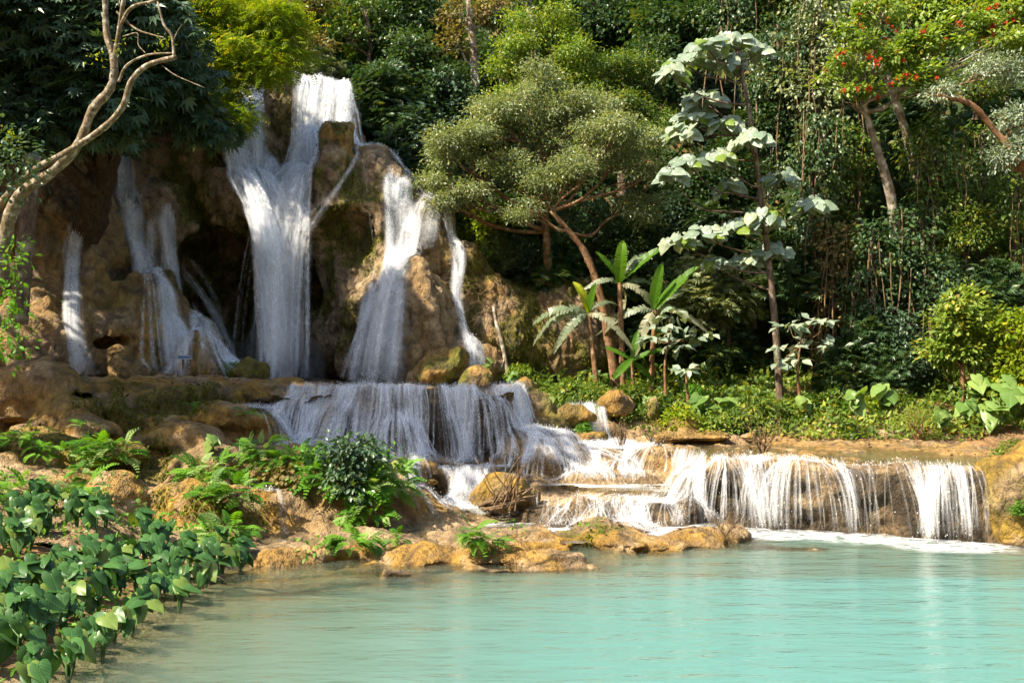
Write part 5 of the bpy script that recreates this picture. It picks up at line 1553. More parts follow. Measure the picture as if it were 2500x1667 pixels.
# leafy cover of the hillside itself
def undergrowth():
    mb = MB(); rng = np.random.default_rng(5)
    n = 60000
    x = rng.uniform(-24, 26, n); y = rng.uniform(40, 66, n)
    hh = hill_h(x, y)
    keep = (hh > -10) & (hh < 30)
    x, y, hh = x[keep], y[keep], hh[keep]
    nz = vnoise(np.stack([x, y, hh], 1), 1.4)
    keep = nz > .22
    x, y, hh, nz = x[keep], y[keep], hh[keep], nz[keep]
    p = np.stack([x, y, hh + rng.uniform(0, .9, len(x)) * nz + .05], 1)
    d = rng.normal(0, .6, (len(x), 3)) + np.array([-.1, -.7, -.3])
    nm = rng.normal(0, .4, (len(x), 3)) + np.array([0, -.4, .8])
    scatter(mb, T_SMALL, p, d, nm, rng.uniform(.3, .65, len(x)), np.clip(nz * .8 + rng.normal(0, .15, len(x)), 0, .95))
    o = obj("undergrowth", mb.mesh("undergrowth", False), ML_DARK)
    tag(o, "dense dark leafy undergrowth covering the hillside", "undergrowth", kind="stuff")


undergrowth()
# ------------------------------------------------------------------ trees on the left
tree("great dark tree with thick brown trunk and large drooping leaves", P(215, 590, 36),
     [P(190, 680, 37.6), P(205, 600, 36.8), P(228, 510, 36), P(252, 420, 35.5), P(262, 330, 35), P(265, 230, 34.5)], (.66, .40),
     [B(60, 60, 32, 1.8, 1.6, 1.5), B(160, 40, 32, 1.6, 1.5, 1.3), B(80, 170, 32, 1.7, 1.5, 1.3), B(190, 150, 32, 1.6, 1.4, 1.3), B(280, 90, 32.5, 1.6, 1.4, 1.4), B(370, 60, 33, 1.6, 1.4, 1.3), B(110, 280, 32, 1.6, 1.3, 1.1), B(230, 260, 32, 1.4, 1.2, 1.2),
      B(330, 200, 33, 1.4, 1.3, 1.2), B(420, 160, 34, 1.4, 1.2, 1.1), B(400, 225, 34, 1.2, 1.1, .7), B(480, 290, 35, 1.2, 1.0, .6), B(530, 320, 35.5, .7, .8, .5), B(30, 300, 31, 1.2, 1.2, 1.1),
      B(20, 30, 31, 1.6, 1.5, 1.4), B(310, 330, 33.5, .4, .4, .7)],
     L_digitate(5, .16, 1.2), ML_BLUE, MB_DARK, leaf=.42, rng_seed=301, twigs=5.0, per=6, droop=.75, up=.8, low=-.9, twig_r=.45, limb_r=.8)
tree("feathery yellow-green tree overhanging the tall fall's left lip", P(480, 330, 40.5),
     [P(470, 380, 40.8), P(480, 250, 40.5), P(510, 150, 40), P(540, 70, 39.6)], (.2, .1),
     [B(480, 110, 39.5, 1.5, 1.3, 1.0), B(560, 60, 39.5, 1.6, 1.4, 1.1), B(640, 70, 39.5, 1.3, 1.3, 1.0), B(600, 150, 39, 1.6, 1.3, .9), B(520, 190, 39, 1.4, 1.2, .9), B(680, 140, 39.5, 1.0, 1.0, .8), B(540, 250, 38.6, .8, .8, .5), B(620, 180, 38.8, 1.1, 1.0, .5), B(490, 260, 38.6, .8, .8, .6),
      B(580, 290, 38.4, .35, .4, .3), B(430, 40, 39.5, 1.2, 1.1, .9), B(700, 60, 40, 1.0, 1.0, .9)],
     L_spray(4, .12, .3), ML_LIME, MB_BROWN, leaf=.46, rng_seed=302, twigs=7, per=5, split=13, droop=.55, up=.9, low=-.8, twig_r=.5)
tree("shaded dark tree at the top left corner", P(-60, 420, 38),
     [P(-60, 440, 38), P(-40, 200, 37.5), P(0, 60, 37)], (.3, .2), [B(60, 60, 37, 2.6, 2, 2.2), B(10, 240, 37, 2.2, 2, 2.0), B(160, 200, 37.5, 2.2, 2, 2.0), B(230, 330, 39, 1.8, 1.6, 1.6), B(60, 380, 38, 1.6, 1.6, 1.2), B(330, 120, 39, 2.0, 1.8, 2.0), B(400, 20, 40, 2, 1.8, 1.4)], L_digitate(4, .18, 1.1), ML_DARK, MB_DARK, leaf=.45, rng_seed=303, twigs=2.6, per=6, low=-.9, twig_r=.5)


# near leaning tree with pale lichen bark, almost leafless
def near_tree():
    Y = 17.0
    b = P(-40, 1010, Y)
    root = thing("leaning_tree", "near leaning tree with pale lichen-spotted bark and bare branches", "tree", b)
    def lim(name, pts, r0, r1, n=26, sides=9):
        p = spline([P(*q) for q in pts], n)
        mb = MB(); mb.add(*tube(p - b, np.linspace(r0, r1, n) * .78 * (1 + .07 * np.random.default_rng(len(pts) + n).normal(0, 1, n)), sides))
        return obj(name, mb.mesh(name), MB_LICHEN, root), p
    lim("trunk", [(-45, 1010, 17), (-30, 760, 17), (8, 590, 17), (45, 480, 16.9), (120, 425, 16.8), (190, 355, 16.7), (225, 270, 16.6), (270, 215, 16.6), (278, 150, 16.6), (260, 80, 16.6), (256, -20, 16.6)], .16, .055, 44)
    lim("branch", [(-25, 560, 17), (0, 500, 17), (70, 425, 16.8), (150, 380, 16.7), (250, 315, 16.5), (300, 260, 16.4), (320, 200, 16.3), (360, 160, 16.2), (430, 140, 16.1)], .085, .05, 40)
    lim("branch", [(275, 160, 16.6), (290, 80, 16.5), (300, 10, 16.4), (312, -40, 16.4)], .05, .04)
    lim("branch", [(290, 70, 16.5), (320, 20, 16.3), (370, 5, 16.2), (410, -10, 16.1)], .04, .025)
    lim("branch", [(425, 142, 16.1), (420, 90, 16.1), (400, 60, 16.1), (385, 5, 16.1)], .035, .02)
    lim("branch", [(290, 200, 16.5), (310, 160, 16.4), (360, 135, 16.3), (425, 130, 16.1)], .03, .018)
    lim("branch", [(285, 30, 16.5), (330, 70, 16.4), (370, 85, 16.3), (400, 92, 16.2)], .025, .012)
    lim("branch", [(300, 90, 16.5), (335, 82, 16.4), (338, 110, 16.4), (355, 130, 16.3)], .016, .008)
    lim("branch", [(423, 100, 16.1), (435, 75, 16.1), (445, 60, 16.1)], .016, .008)
    lim("branch", [(395, 160, 16.2), (430, 185, 16.1), (500, 215, 16.0)], .014, .006)
    rng = np.random.default_rng(8)
    for u, v in ((235, 142), (390, 105), (405, 108), (290, 118), (40, 330), (20, 320), (5, 350), (30, 345)):
        mb = MB(); k = 16
        scatter(mb, T_SMALL, rng.normal(0, .07, (k, 3)), rdir(k, rng), rdir(k, rng) + np.array([0, 0, .8]), rng.uniform(.05, .09, k), rng.uniform(.4, 1, k))
        obj("leaf_tuft", mb.mesh("leaf_tuft", False), ML_LIME, root, P(u, v, 16.4) - b)


near_tree()
rg2 = np.random.default_rng(31)
b = P(45, 780, 26)
root = thing("bare_trunk", "leaning bare reddish-brown trunk at the left edge", "tree trunk", b)
mb = MB(); mb.add(*tube(spline([P(45, 790, 26), P(52, 700, 26), P(62, 600, 26), P(72, 480, 26), P(80, 380, 26)], 22) - b, np.linspace(.25, .2, 22), 12)); obj("trunk", mb.mesh("trunk"), MB_BROWN, root)
for k, (u, v, r, lab) in enumerate(((4, 640, .3, "upper leafy creeper hanging at the left edge"), (8, 740, .28, "middle leafy creeper hanging at the left edge"), (4, 830, .26, "lowest leafy creeper hanging at the left edge"), (12, 400, .5, "dark leafy shrub beside the near leaning trunk"))):
    tree(lab, P(u - 60, v + 90, 16), [P(u - 60, v + 90, 16), P(u - 30, v + 30, 16), P(u, v, 16)], (.015, .008), [B(u, v, 16, r, r, r * 1.3)], T_OVAL, ML_FERN if k < 3 else ML_BLUE, MB_TWIG, leaf=.11, rng_seed=320 + k, twigs=16, per=8, low=-1.2, limbs=False, name="creeper" if k < 3 else "shrub", category="creeper" if k < 3 else "shrub")

# trees that stand outside the picture on the left and shade the pool and the left cliff
BIGT = None
for k, (x, y, top, r) in enumerate(((-20, 33, 16, 4.2), (-19.5, 37.0, 20.5, 3.6), (-20.5, 26.5, 14.5, 4.2), (-16.5, 24.2, 18, 4.2),
                                    (-26, 40, 22, 4.5))):
    lab = "tall leafy tree on the left bank shading the pool, %s from the water's near end" % ("first", "second", "third", "fourth", "fifth", "sixth", "seventh", "eighth", "ninth", "tenth")[k]
    if BIGT is None:
        R0 = 4.0
        bl = [(np.array([dx * R0, dy * R0, 12 + dz * R0]), (R0 * s, R0 * s, R0 * s * .8)) for dx, dy, dz, s in ((0, 0, 0, .7), (-.6, .2, -.1, .55), (.6, .1, -.1, .55), (.1, -.6, 0, .5), (-.1, .6, .1, .5), (0, 0, .5, .5))]
        BIGT = tree(lab, (0, 0, 0), [(0, 0, 0), (.2, .1, 6), (0, 0, 12)], (.4, .2), bl, T_OVAL, ML_DARK, MB_DARK, leaf=.55, rng_seed=400, twigs=2.6, per=7, low=-.6, twig_r=.6, group="shade trees on the left bank")
        BIGT.location = (x, y, top - 12); continue
    copy_thing(BIGT, (x, y, top - 12 * r / 4), lab, "shade trees on the left bank", k * 1.3, r / 4)
# ------------------------------------------------------------------ banana plants
ME_BAN = {}
for i in range(3):
    t_ = L_banana(.15, 60 + i, .13, .18 + .1 * i)
    ME_BAN["new", i] = mesh_np("leaf", t_[0], t_[2], False, {"tint": np.full(len(t_[0]), (.25, .55, .97)[i])}); ME_BAN["new", i].materials.append(ML_BANANA)
    t_ = L_banana(.8, 70 + i, .12, .75 + .25 * i)
    ME_BAN["old", i] = mesh_np("leaf", t_[0], t_[2], False, {"tint": np.full(len(t_[0]), (.2, .5, .9)[i])}); ME_BAN["old", i].materials.append(ML_BANANA_OLD)
rg = np.random.default_rng(91)


def place_leaf(root, base, me, p, d, nm, s, name="leaf"):
    R = frames(np.asarray(d, float)[None], np.asarray(nm, float)[None])[0]
    o = obj(name, me, None, root)
    o.matrix_local = Matrix.Translation(Vector(np.asarray(p) - base)) @ Matrix(R.tolist()).to_4x4() @ Matrix.Scale(float(s), 4)
    return o


def banana(label, pth, r, leaves, seed):
    """leaves: (direction x, z, kind, index, length)"""
    b = P(*pth[0]); root = thing("banana_plant", label, "banana plant", b, "banana plants on the bank")
    tp = spline([P(*q) for q in pth], 16)
    mb = MB(); mb.add(*tube(tp - b, np.linspace(r, r * .6, 16), 8)); obj("stem", mb.mesh("stem"), MB_ORANGE, root)
    rng = np.random.default_rng(seed)
    for dx, dz, kind, i, ln in leaves:
        d = np.array([dx, rng.uniform(-.55, .2), dz]); nm = np.array([-dx * .5, -.75, .8])
        place_leaf(root, b, ME_BAN[kind, i], tp[-1] + rng.normal(0, .04, 3), d, nm, ln)


banana("banana plant with a glowing yellow-green new leaf, nearest the falls", [(1460, 985, 38), (1450, 880, 38), (1436, 765, 38)], .13,
       [(-.35, 1.0, "new", 2, 1.6), (-1, .25, "old", 0, 2.1), (-1, .05, "old", 1, 2.2), (-.4, -.2, "old", 1, 1.7), (.35, .0, "old", 2, 1.6), (.6, .5, "old", 0, 1.4), (-.6, -.6, "new", 0, 1.4), (.2, .9, "new", 0, 1.3)], 1)
banana("tallest banana plant with upright green leaves beside the forked trunk", [(1520, 985, 38.6), (1518, 850, 38.6), (1512, 690, 38.6)], .15,
       [(.05, 1.0, "new", 1, 2.0), (-.7, .8, "new", 0, 1.5), (.5, 1.0, "old", 0, 1.9), (.9, .7, "new", 0, 2.1), (.2, -.2, "old", 2, 2.0), (.5, -.1, "old", 2, 1.8), (1, .35, "old", 0, 1.5), (-.5, .2, "old", 1, 1.3)], 2)
banana("right-hand banana plant leaning towards the grey-leaved sapling", [(1590, 980, 38.6), (1592, 880, 38.6), (1600, 755, 38.6)], .14,
       [(.15, 1.0, "new", 0, 1.9), (.9, .9, "new", 0, 2.3), (.7, .9, "old", 0, 1.8), (-1, .1, "old", 1, 1.9), (-.2, -.2, "old", 2, 1.8), (.6, .15, "old", 2, 1.6), (.9, .4, "old", 1, 1.4)], 3)
banana("short young banana plant among the trunks", [(1545, 985, 38), (1545, 930, 38), (1543, 880, 38)], .09,
       [(-.9, .4, "new", 0, 1.2), (.9, .3, "new", 0, 1.2), (.2, .9, "new", 0, 1.1), (-.3, -.3, "new", 0, 1.3), (.4, -.4, "new", 0, 1.2)], 4)

# ------------------------------------------------------------------ taro patch on the left shore
ME_TARO = []
for i in range(6):
    t_ = L_heart(.36 + .03 * (i % 3), -.05 - .04 * (i % 2), .08 + .10 * (i % 3), .02, 90 + i)
    m_ = mesh_np("leaf", t_[0], t_[2], True, {"tint": np.full(len(t_[0]), (.1, .3, .45, .6, .75, .9)[i])}); m_.materials.append(ML_TARO); ME_TARO.append(m_)
ME_STALK = []
for i in range(3):
    pts = np.stack([np.zeros(7), .22 * np.linspace(0, 1, 7) ** 2, np.linspace(0, 1, 7)], 1)
    mb = MB(); mb.add(*tube(pts, np.linspace(.02, .011, 7), 5), a=.3 * i); ME_STALK.append(mb.mesh("stalk")); ME_STALK[-1].materials.append(ML_TARO)


def taro(label, x, y, z, n, stalk, leaf, rng, group, lean=(0.5, -0.5), meshes=None, name="taro_plant", category="taro plant"):
    b = np.array([x, y, z]); root = thing(name, label, category, b, group)
    for k in range(n):
        a = rng.uniform(0, 6.28); L = stalk * rng.uniform(.6, 1.15)
        out = np.array([math.cos(a), math.sin(a)]) * rng.uniform(.1, .38) + np.array(lean) * .25
        tip = np.array([out[0] * L, out[1] * L, L * rng.uniform(.7, .95)])
        s = np.linalg.norm(tip)
        o = obj("stalk", ME_STALK[k % 3], None, root)
        R = frames((np.array([0, 0, 1.0]))[None], tip[None])[0]
        q = Vector(tip).to_track_quat('Z', 'Y')
        o.rotation_mode = 'QUATERNION'; o.rotation_quaternion = q; o.scale = (1, 1, s)
        # stalk template bends; put the blade at its end
        e = q @ Vector((0, .22, s))
        d = np.array([out[0] * 1.3 + lean[0] * .8, out[1] * 1.3 + lean[1] * .8, -rng.uniform(.2, 1.0)]) + rng.normal(0, .35, 3)
        nm = np.array([lean[0] * .7 + out[0], lean[1] * 1.0 + out[1] * .6, .9]) + rng.normal(0, .28, 3)
        place_leaf(root, b, (meshes or ME_TARO)[rng.integers(len(meshes or ME_TARO))], b + np.array(e), d, nm, leaf * rng.uniform(.7, 1.2))
    return root


rt = np.random.default_rng(17)
spots = []
for y in np.arange(12.2, 21.6, .5):                      # front band along the waterline
    for k in range(4):
        spots.append((-6.15 - k * .58 + rt.normal(0, .14) + (.25 if y > 19.5 else 0), y + rt.normal(0, .2), "front"))
for _ in range(30):                                       # band behind
    y = rt.uniform(18.0, 22.6); spots.append((np.interp(y, [18, 22.6], [-9.0, -8.0]) - rt.uniform(0, 2.6), y, "back"))
for i, (x, y, band) in enumerate(spots):
    z = float(terrace_h(x, y)[0])
    lab = ("dark green taro plant in the row along the left waterline" if band == "front" else "dark green taro plant in the upper patch behind the waterline row")
    taro(lab, x, y, z - .03, int(rt.integers(6, 9)), .58 if band == "front" else .66, .315, rt, "taro plants on the left shore, %s" % band)

# ------------------------------------------------------------------ ferns
ME_FROND = []
for i in range(5):
    t_ = L_frond(8, .13, .40 - .03 * (i % 3), .18 + .12 * (i % 3))
    m_ = mesh_np("frond", t_[0], t_[2], False, {"tint": np.full(len(t_[0]), (.15, .35, .55, .75, .99)[i])}); m_.materials.append(ML_FERN); ME_FROND.append(m_)


def surf(u, v, Y0):
    """Where the line of sight through (u, v) meets the terraces."""
    Ys = np.arange(20.6, 36.0, .03)
    pts = np.stack([P(u, v, y) for y in Ys])
    ok = (pts[:, 0] > TV.lo[0]) & (pts[:, 0] < TV.x[-1]) & (pts[:, 2] > TV.lo[2]) & (pts[:, 2] < TV.z[-1])
    hit = np.nonzero(ok & (TV.sample(pts) < 0))[0]
    return pts[hit[0]] if len(hit) else P(u, v, Y0)


def fern(label, c, r, n, size, rng, group="ferns on the travertine steps", category="fern", name="fern", flat=.5):
    c = np.asarray(c, float)
    root = thing(name, label, category, c - np.array([0, 0, r[2] * .6]), group)
    b = np.array(root.location)
    for _ in range(int(n * 1.5)):
        dd = rdir(1, rng)[0]; dd[1] = -abs(dd[1]) if rng.random() < .7 else dd[1]; dd[2] = abs(dd[2]) if rng.random() < .75 else dd[2] * .6
        p = c + dd * np.asarray(r) * rng.uniform(.45, 1.0)
        d = dd * np.array([1, 1, .35]) + rng.normal(0, .35, 3) + np.array([0, -.25, -.12])
        nm = np.array([0, -.35, flat + .4]) + dd * .3 + rng.normal(0, .2, 3)
        place_leaf(root, b, ME_FROND[rng.integers(5)], p, d, nm, size * rng.uniform(.75, 1.35), "frond")
    return root


rf = np.random.default_rng(23)
for u, v, Y, r, n, s, lab in (
        (275, 1125, 26.0, (.75, .5, .5), 42, .50, "big bright fern clump on the ledge left of the pale boulders"),
        (215, 1165, 25.4, (.45, .35, .25), 14, .42, "small fern clump just below the big ledge fern"),
        (60, 1085, 26.6, (.6, .4, .35), 18, .45, "fern clump at the left edge above the taro"),
        (105, 1115, 26.0, (.4, .3, .25), 12, .4, "low fern beside the left edge clump"),
        (180, 1215, 23.4, (.8, .5, .4), 30, .5, "pale fern clump behind the upper taro patch"),
        (60, 1215, 22.6, (.7, .5, .4), 22, .5, "fern clump at the left edge behind the taro"),
        (530, 1170, 24.8, (.75, .5, .4), 42, .48, "broad fern clump crowning the ochre step"),
        (585, 1225, 24.4, (.5, .4, .45), 28, .46, "hanging fern on the right side of the ochre step"),
        (565, 1315, 23.2, (.6, .45, .35), 34, .46, "fern clump at the foot of the ochre step by the water"),
        (505, 1205, 24.2, (.3, .3, .25), 10, .4, "small drooping fern on the left of the ochre step"),
        (225, 1048, 28.6, (.28, .25, .2), 8, .34, "little fern on the mossy stones under the dark hollow"),
        (250, 1085, 27.2, (.25, .2, .2), 7, .32, "little fern above the big ledge fern"),
        (165, 1115, 26.2, (.25, .2, .2), 7, .32, "little fern on the green mossy ledge"),
        (380, 1290, 23.4, (.22, .2, .25), 8, .3, "small fern sprouting on the ochre face"),
        (355, 1250, 23.8, (.2, .2, .2), 6, .28, "tiny fern on the stone left of the ochre face"),
        (612, 1015, 30.0, (.2, .2, .2), 6, .32, "tiny fern on the brown shoulder beside the middle fall"),
        (465, 995, 30.3, (.2, .2, .15), 6, .3, "tiny fern on the yellow mossy ledge"),
        (870, 1335, 22.2, (.48, .4, .3), 26, .42, "round fern on the left knoll of the pool rim"),
        (1165, 1330, 22.2, (.42, .38, .36), 28, .42, "round fern on the middle knoll of the pool rim"),
        (790, 1185, 25.9, (.7, .45, .45), 38, .5, "fern mass at the left of the central islet"),
        (880, 1215, 25.4, (.75, .45, .45), 46, .5, "fern mass at the middle of the central islet"),
        (955, 1200, 25.6, (.55, .45, .5), 38, .48, "fern mass at the right end of the central islet"),
        (900, 1265, 25.0, (.6, .4, .3), 34, .46, "lowest fern skirt of the central islet"),
        (975, 1150, 26.0, (.4, .4, .35), 20, .42, "upper right fern of the central islet below the ochre knoll"),
        (720, 1135, 26.6, (.8, .5, .45), 36, .48, "fern clump left of the dark leafy bush"),
        (650, 1120, 27.0, (.55, .45, .4), 24, .46, "greyish fern at the left end of the central thicket"),
        (690, 1180, 26.2, (.5, .4, .3), 16, .42, "fern under the pinkish round leaves"),
        (970, 1320, 23.6, (.2, .2, .12), 6, .3, "tiny fern on the wet ledge below the islet")):
    fern(lab, surf(u, v, Y) + np.array([0, -.3 * r[1] - .1, .25 * r[2] + .04]), r, n, s, rf)
for u, v, Y, lab in ((1262, 1290, 23.8, "tiny seedling on the sandy knoll of the pool rim"), (770, 1345, 22.0, "small broad-leaved sprig on the left rim stones"), (1440, 1285, 24.4, "thin sprig on the tallest rim knoll")):
    Y = float(surf(u, v + 18, Y)[1])
    tree(lab, P(u, v + 18, Y), [P(u, v + 18, Y), P(u, v + 8, Y), P(u, v, Y)], (.012, .006), [B(u, v, Y, .14, .14, .14)], T_OVAL, ML_FERN, MB_TWIG, leaf=.12, rng_seed=500 + u, twigs=30, per=4, limbs=False, name="seedling", category="seedling")
CY = float(surf(860, 1215, 25.9)[1]) - .1
DY = CY - 25.9
tree("dark leafy bush rising from the middle of the central islet", P(860, 1215, DY + 25.9), [P(860, 1215, DY + 25.9), P(858, 1160, DY + 25.9), P(852, 1100, DY + 25.9)], (.05, .03),
     [B(855, 1090, DY + 25.8, .62, .5, .26), B(830, 1110, DY + 25.8, .35, .4, .3), B(895, 1105, DY + 25.8, .38, .4, .24), B(845, 1150, DY + 25.7, .5, .42, .45), B(850, 1195, DY + 25.5, .45, .4, .35)], T_OVAL, ML_BLUE, MB_TWIG, leaf=.17, rng_seed=511, twigs=20, per=6, low=-.7, droop=.5, name="bush", category="bush")
tree("bush with yellowish and pinkish round leaves left of the dark bush", P(700, 1200, DY + 26.4), [P(700, 1200, DY + 26.4), P(700, 1180, DY + 26.4), P(695, 1160, DY + 26.4)], (.03, .02),
     [B(680, 1160, DY + 26.3, .45, .3, .3), B(725, 1165, DY + 26.2, .4, .3, .3)], L_oval(.42, .05, .15), ML_BRONZE, MB_TWIG, leaf=.15, rng_seed=512, twigs=16, per=5, low=-.9, droop=.8, up=.5, name="bush", category="bush")
tree("light green bush between dark bush and ochre knoll", P(920, 1200, DY + 26.2), [P(920, 1200, DY + 26.2), P(915, 1150, DY + 26.2), P(912, 1120, DY + 26.2)], (.03, .02),
     [B(915, 1125, DY + 26.3, .3, .3, .4), B(760, 1120, DY + 26.9, .5, .4, .3)], T_OVAL, ML_FERN, MB_TWIG, leaf=.13, rng_seed=513, twigs=24, per=6, low=-.9, name="bush", category="bush")
ME_EAR = []
for i in range(4):
    t_ = L_heart(.40, -.06, .10 + .08 * i, .03, 120 + i)
    m_ = mesh_np("leaf", t_[0], t_[2], True, {"tint": np.full(len(t_[0]), (.15, .4, .6, .78)[i])}); m_.materials.append(ML_EAR); ME_EAR.append(m_)
for u, v, Y, n, st, sz, lab in ((765, 1165, 26.2, 2, .9, .8, "wide elephant-ear leaf reaching left of the dark bush"), (930, 1200, 25.6, 3, .7, .85, "elephant-ear plant leaning right of the dark bush"), (610, 1120, 27.2, 4, .6, .6, "elephant-ear plant at the foot of the brown shoulder"),
                                (520, 1105, 28.2, 4, .5, .5, "elephant-ear plant beside the wet ledge")):
    p = surf(u, v, Y); taro(lab, *p, n, st, sz, rf, "elephant-ear plants on the steps", (0.1, -.8), ME_EAR, "elephant_ear_plant", "elephant ear")

# ------------------------------------------------------------------ right bank: elephant ears, bushes, dead shrubs, ground cover
re_ = np.random.default_rng(37)
for i, (u, v, Y, n, st, sz, lab) in enumerate((
        (2420, 1075, 33.5, 5, .8, .85, "sunlit elephant-ear plant nearest the water at the right"), (2470, 1045, 34.0, 6, 1.0, .9, "tall sunlit elephant-ear plant at the right edge"), (2360, 1060, 34.2, 5, .8, .8, "elephant-ear plant right of the clipped shrub"),
        (2300, 1075, 33.8, 4, .6, .7, "low elephant-ear plant right beside the clipped shrub"), (2440, 1020, 35.0, 5, .9, .85, "elephant-ear plant behind the tall one at the right"), (2380, 1015, 35.6, 4, .8, .8, "elephant-ear plant under the small sunlit tree"),
        (2090, 1035, 35.0, 4, .7, .7, "elephant-ear plant left of the clipped shrub"), (2160, 1020, 35.6, 3, .7, .7, "elephant-ear plant in the shade left of the clipped shrub"), (1720, 1005, 35.0, 5, .8, .75, "white-shining elephant-ear plant on the sunny hump"), (1770, 1015, 35.2, 4, .7, .7, "elephant-ear plant right of the white-shining one"),
        (1330, 1045, 33.8, 2, .7, .6, "small elephant-ear plant by the end of the middle fall"), (1500, 990, 36, 3, .6, .5, "elephant-ear plant at the foot of the forked trunk"), (1590, 1010, 35.8, 3, .5, .5, "elephant-ear plant beside the mossy stump"), (1960, 1035, 35.2, 3, .6, .55, "elephant-ear plant in the middle of the bank"),
        (1250, 925, 37.2, 4, .5, .5, "elephant-ear plant behind the mossy boulders"), (1190, 905, 37.6, 3, .5, .5, "small elephant-ear plant on the mossy boulders"))):
    p = P(u, v, Y); p[2] = max(p[2] - .5, float(ground_h(p[0], p[1])))
    taro(lab, *p, n + 2, st + .35, sz * .85, re_, "elephant-ear plants on the right bank", (-.2, -.7), ME_EAR, "elephant_ear_plant", "elephant ear")
BUSH = {}
for i, (u, v, Y, r, key, lab) in enumerate((
        (1660, 1030, 34.3, .75, "lime", "yellow-green bush on the left of the sunny hump"), (1740, 1035, 34.4, .75, "sun", "leafy bush in the middle of the sunny hump"), (1800, 1030, 34.6, .7, "mid", "leafy bush on the right of the sunny hump"), (1610, 1000, 35.2, .55, "mid", "dark low bush left of the sunny hump"),
        (1560, 965, 36.6, .6, "mid", "bush at the foot of the banana plants"), (1450, 960, 37, .45, "sun", "light bush beside the short fall"), (1390, 945, 37.4, .4, "sun", "small light bush above the short fall"), (1860, 1020, 35.2, .6, "mid", "bush behind the bare twig shrub"),
        (1920, 1010, 35.6, .6, "sun", "bush below the right grey sapling"), (2000, 1000, 36, .6, "mid", "bush in the shade right of the grey sapling"), (2060, 1010, 36, .55, "fern", "fine-leaved bush in the middle of the bank"), (2130, 1005, 36.2, .55, "lime", "pale bush in the shade of the right bank"),
        (2200, 990, 36.4, .6, "mid", "bush behind the clipped shrub"), (2290, 1010, 35.6, .6, "bronze", "dry bronze bush right of the clipped shrub"), (2480, 960, 36, .7, "lime", "yellow bush at the right edge"), (1700, 960, 36.8, .35, "fern", "small upright bush behind the white-shining leaves"),
        (1500, 975, 36.2, .45, "mid", "bush right of the short fall"), (1270, 915, 38.0, .45, "sun", "sunlit sprig bush at the foot of the mossy wall"), (1420, 1050, 33.4, .3, "fern", "small bright tuft below the short fall"), (1320, 1005, 34.5, .4, "mid", "mossy bush on the bank right of the middle fall"), (2480, 1110, 25.0, .4, "sun", "bush on top of the orange boulder"),
        (2445, 1125, 25.0, .22, "fern", "tuft on the left top of the orange boulder"), (2495, 1240, 23.2, .22, "fern", "tuft on the side of the orange boulder"), (620, 905, 35.2, .3, "fern", "green tuft on the low mossy block"), (560, 905, 35.2, .32, "fern", "bright green tuft left of the low mossy block"))):
    mt = {"lime": ML_LIME, "sun": ML_SUN, "mid": ML_MID, "fern": ML_FERN, "bronze": ML_BRONZE}[key]
    c = P(u, v, Y)
    if key not in BUSH:
        bl = [(np.array([dx, dy, .75 + dz]), (s, s, s * .8)) for dx, dy, dz, s in ((0, 0, 0, .7), (-.55, -.1, -.2, .5), (.55, -.1, -.2, .5), (.1, -.4, .3, .45), (-.2, -.5, -.3, .5))]
        t0 = tree(lab, (0, 0, 0), [(0, 0, 0), (.03, 0, .4), (0, 0, .75)], (.05, .025), bl, T_OVAL if key != "fern" else L_digitate(5, .12, 1.1), mt, MB_TWIG, leaf=.2, rng_seed=600 + i, twigs=10, per=8, low=-.9, name="bush", category="bush", group="bushes on the banks")
        BUSH[key] = t0; t0.location = c - np.array([0, 0, .75 * r]); t0.scale = (r,) * 3; continue
    copy_thing(BUSH[key], c - np.array([0, 0, .75 * r]), lab, "bushes on the banks", re_.uniform(0, 6.28), r * 1.2)


def twig_shrub(label, base, h, n, spread, seed, name="dead_shrub", category="dead shrub", mat=None, leaves=0):
    rng = np.random.default_rng(seed); base = np.asarray(base, float)
    root = thing(name, label, category, base)
    for _ in range(n):
        a = rng.uniform(0, 6.28); e = np.array([math.cos(a) * spread, math.sin(a) * spread * .7, 1]) * h * rng.uniform(.6, 1)
        p = wiggle((0, 0, -.05), e, rng, 9, .1)
        mb = MB(); r0 = h * rng.uniform(.015, .028); mb.add(*tube(p, np.linspace(r0, r0 * .3, 9), 5))
        for _ in range(5):
            j = rng.integers(3, 8); q = p[j] + (rdir(1, rng)[0] * .6 + np.array([0, 0, .5])) * h * rng.uniform(.15, .4)
            mb.add(*tube(wiggle(p[j], q, rng, 5, .1), np.linspace(r0 * .4, r0 * .12, 5), 3))
        obj("stem", mb.mesh("stem"), mat or MB_TWIG, root)
    if leaves:
        mb = MB(); k = leaves
        scatter(mb, T_SMALL, rng.normal(0, .3 * h, (k, 3)) * np.array([1, .8, .5]) + np.array([0, 0, .75 * h]), rdir(k, rng), rdir(k, rng) + np.array([0, 0, .8]), rng.uniform(.06, .12, k), rng.uniform(.2, 1, k))
        obj("leaves", mb.mesh("leaves", False), ML_SUN, root)


twig_shrub("brown bare twig shrub on the lip below the short fall", G(1515, 1090, 1.75), .95, 13, .45, 1, leaves=40)
twig_shrub("bare twig shrub growing on the right terrace lip", G(1860, 1110, 1.72), 1.15, 11, .5, 2, leaves=140)
twig_shrub("dry pinkish twig shrub beside the lip shrub", G(1590, 1080, 1.8), .8, 12, .7, 3)
twig_shrub("clipped shrub with thick brown stems on the sunny bank", P(2240, 1075, 33.2), 1.15, 7, .42, 4, "clipped_shrub", "shrub", MB_ORANGE, 700)
twig_shrub("small dead twig in front of the middle fall", surf(985, 1160, 28.2), .8, 5, .4, 5)
twig_shrub("broken root stump on the right rim knoll", G(1770, 1305, .25), .6, 8, .8, 6)
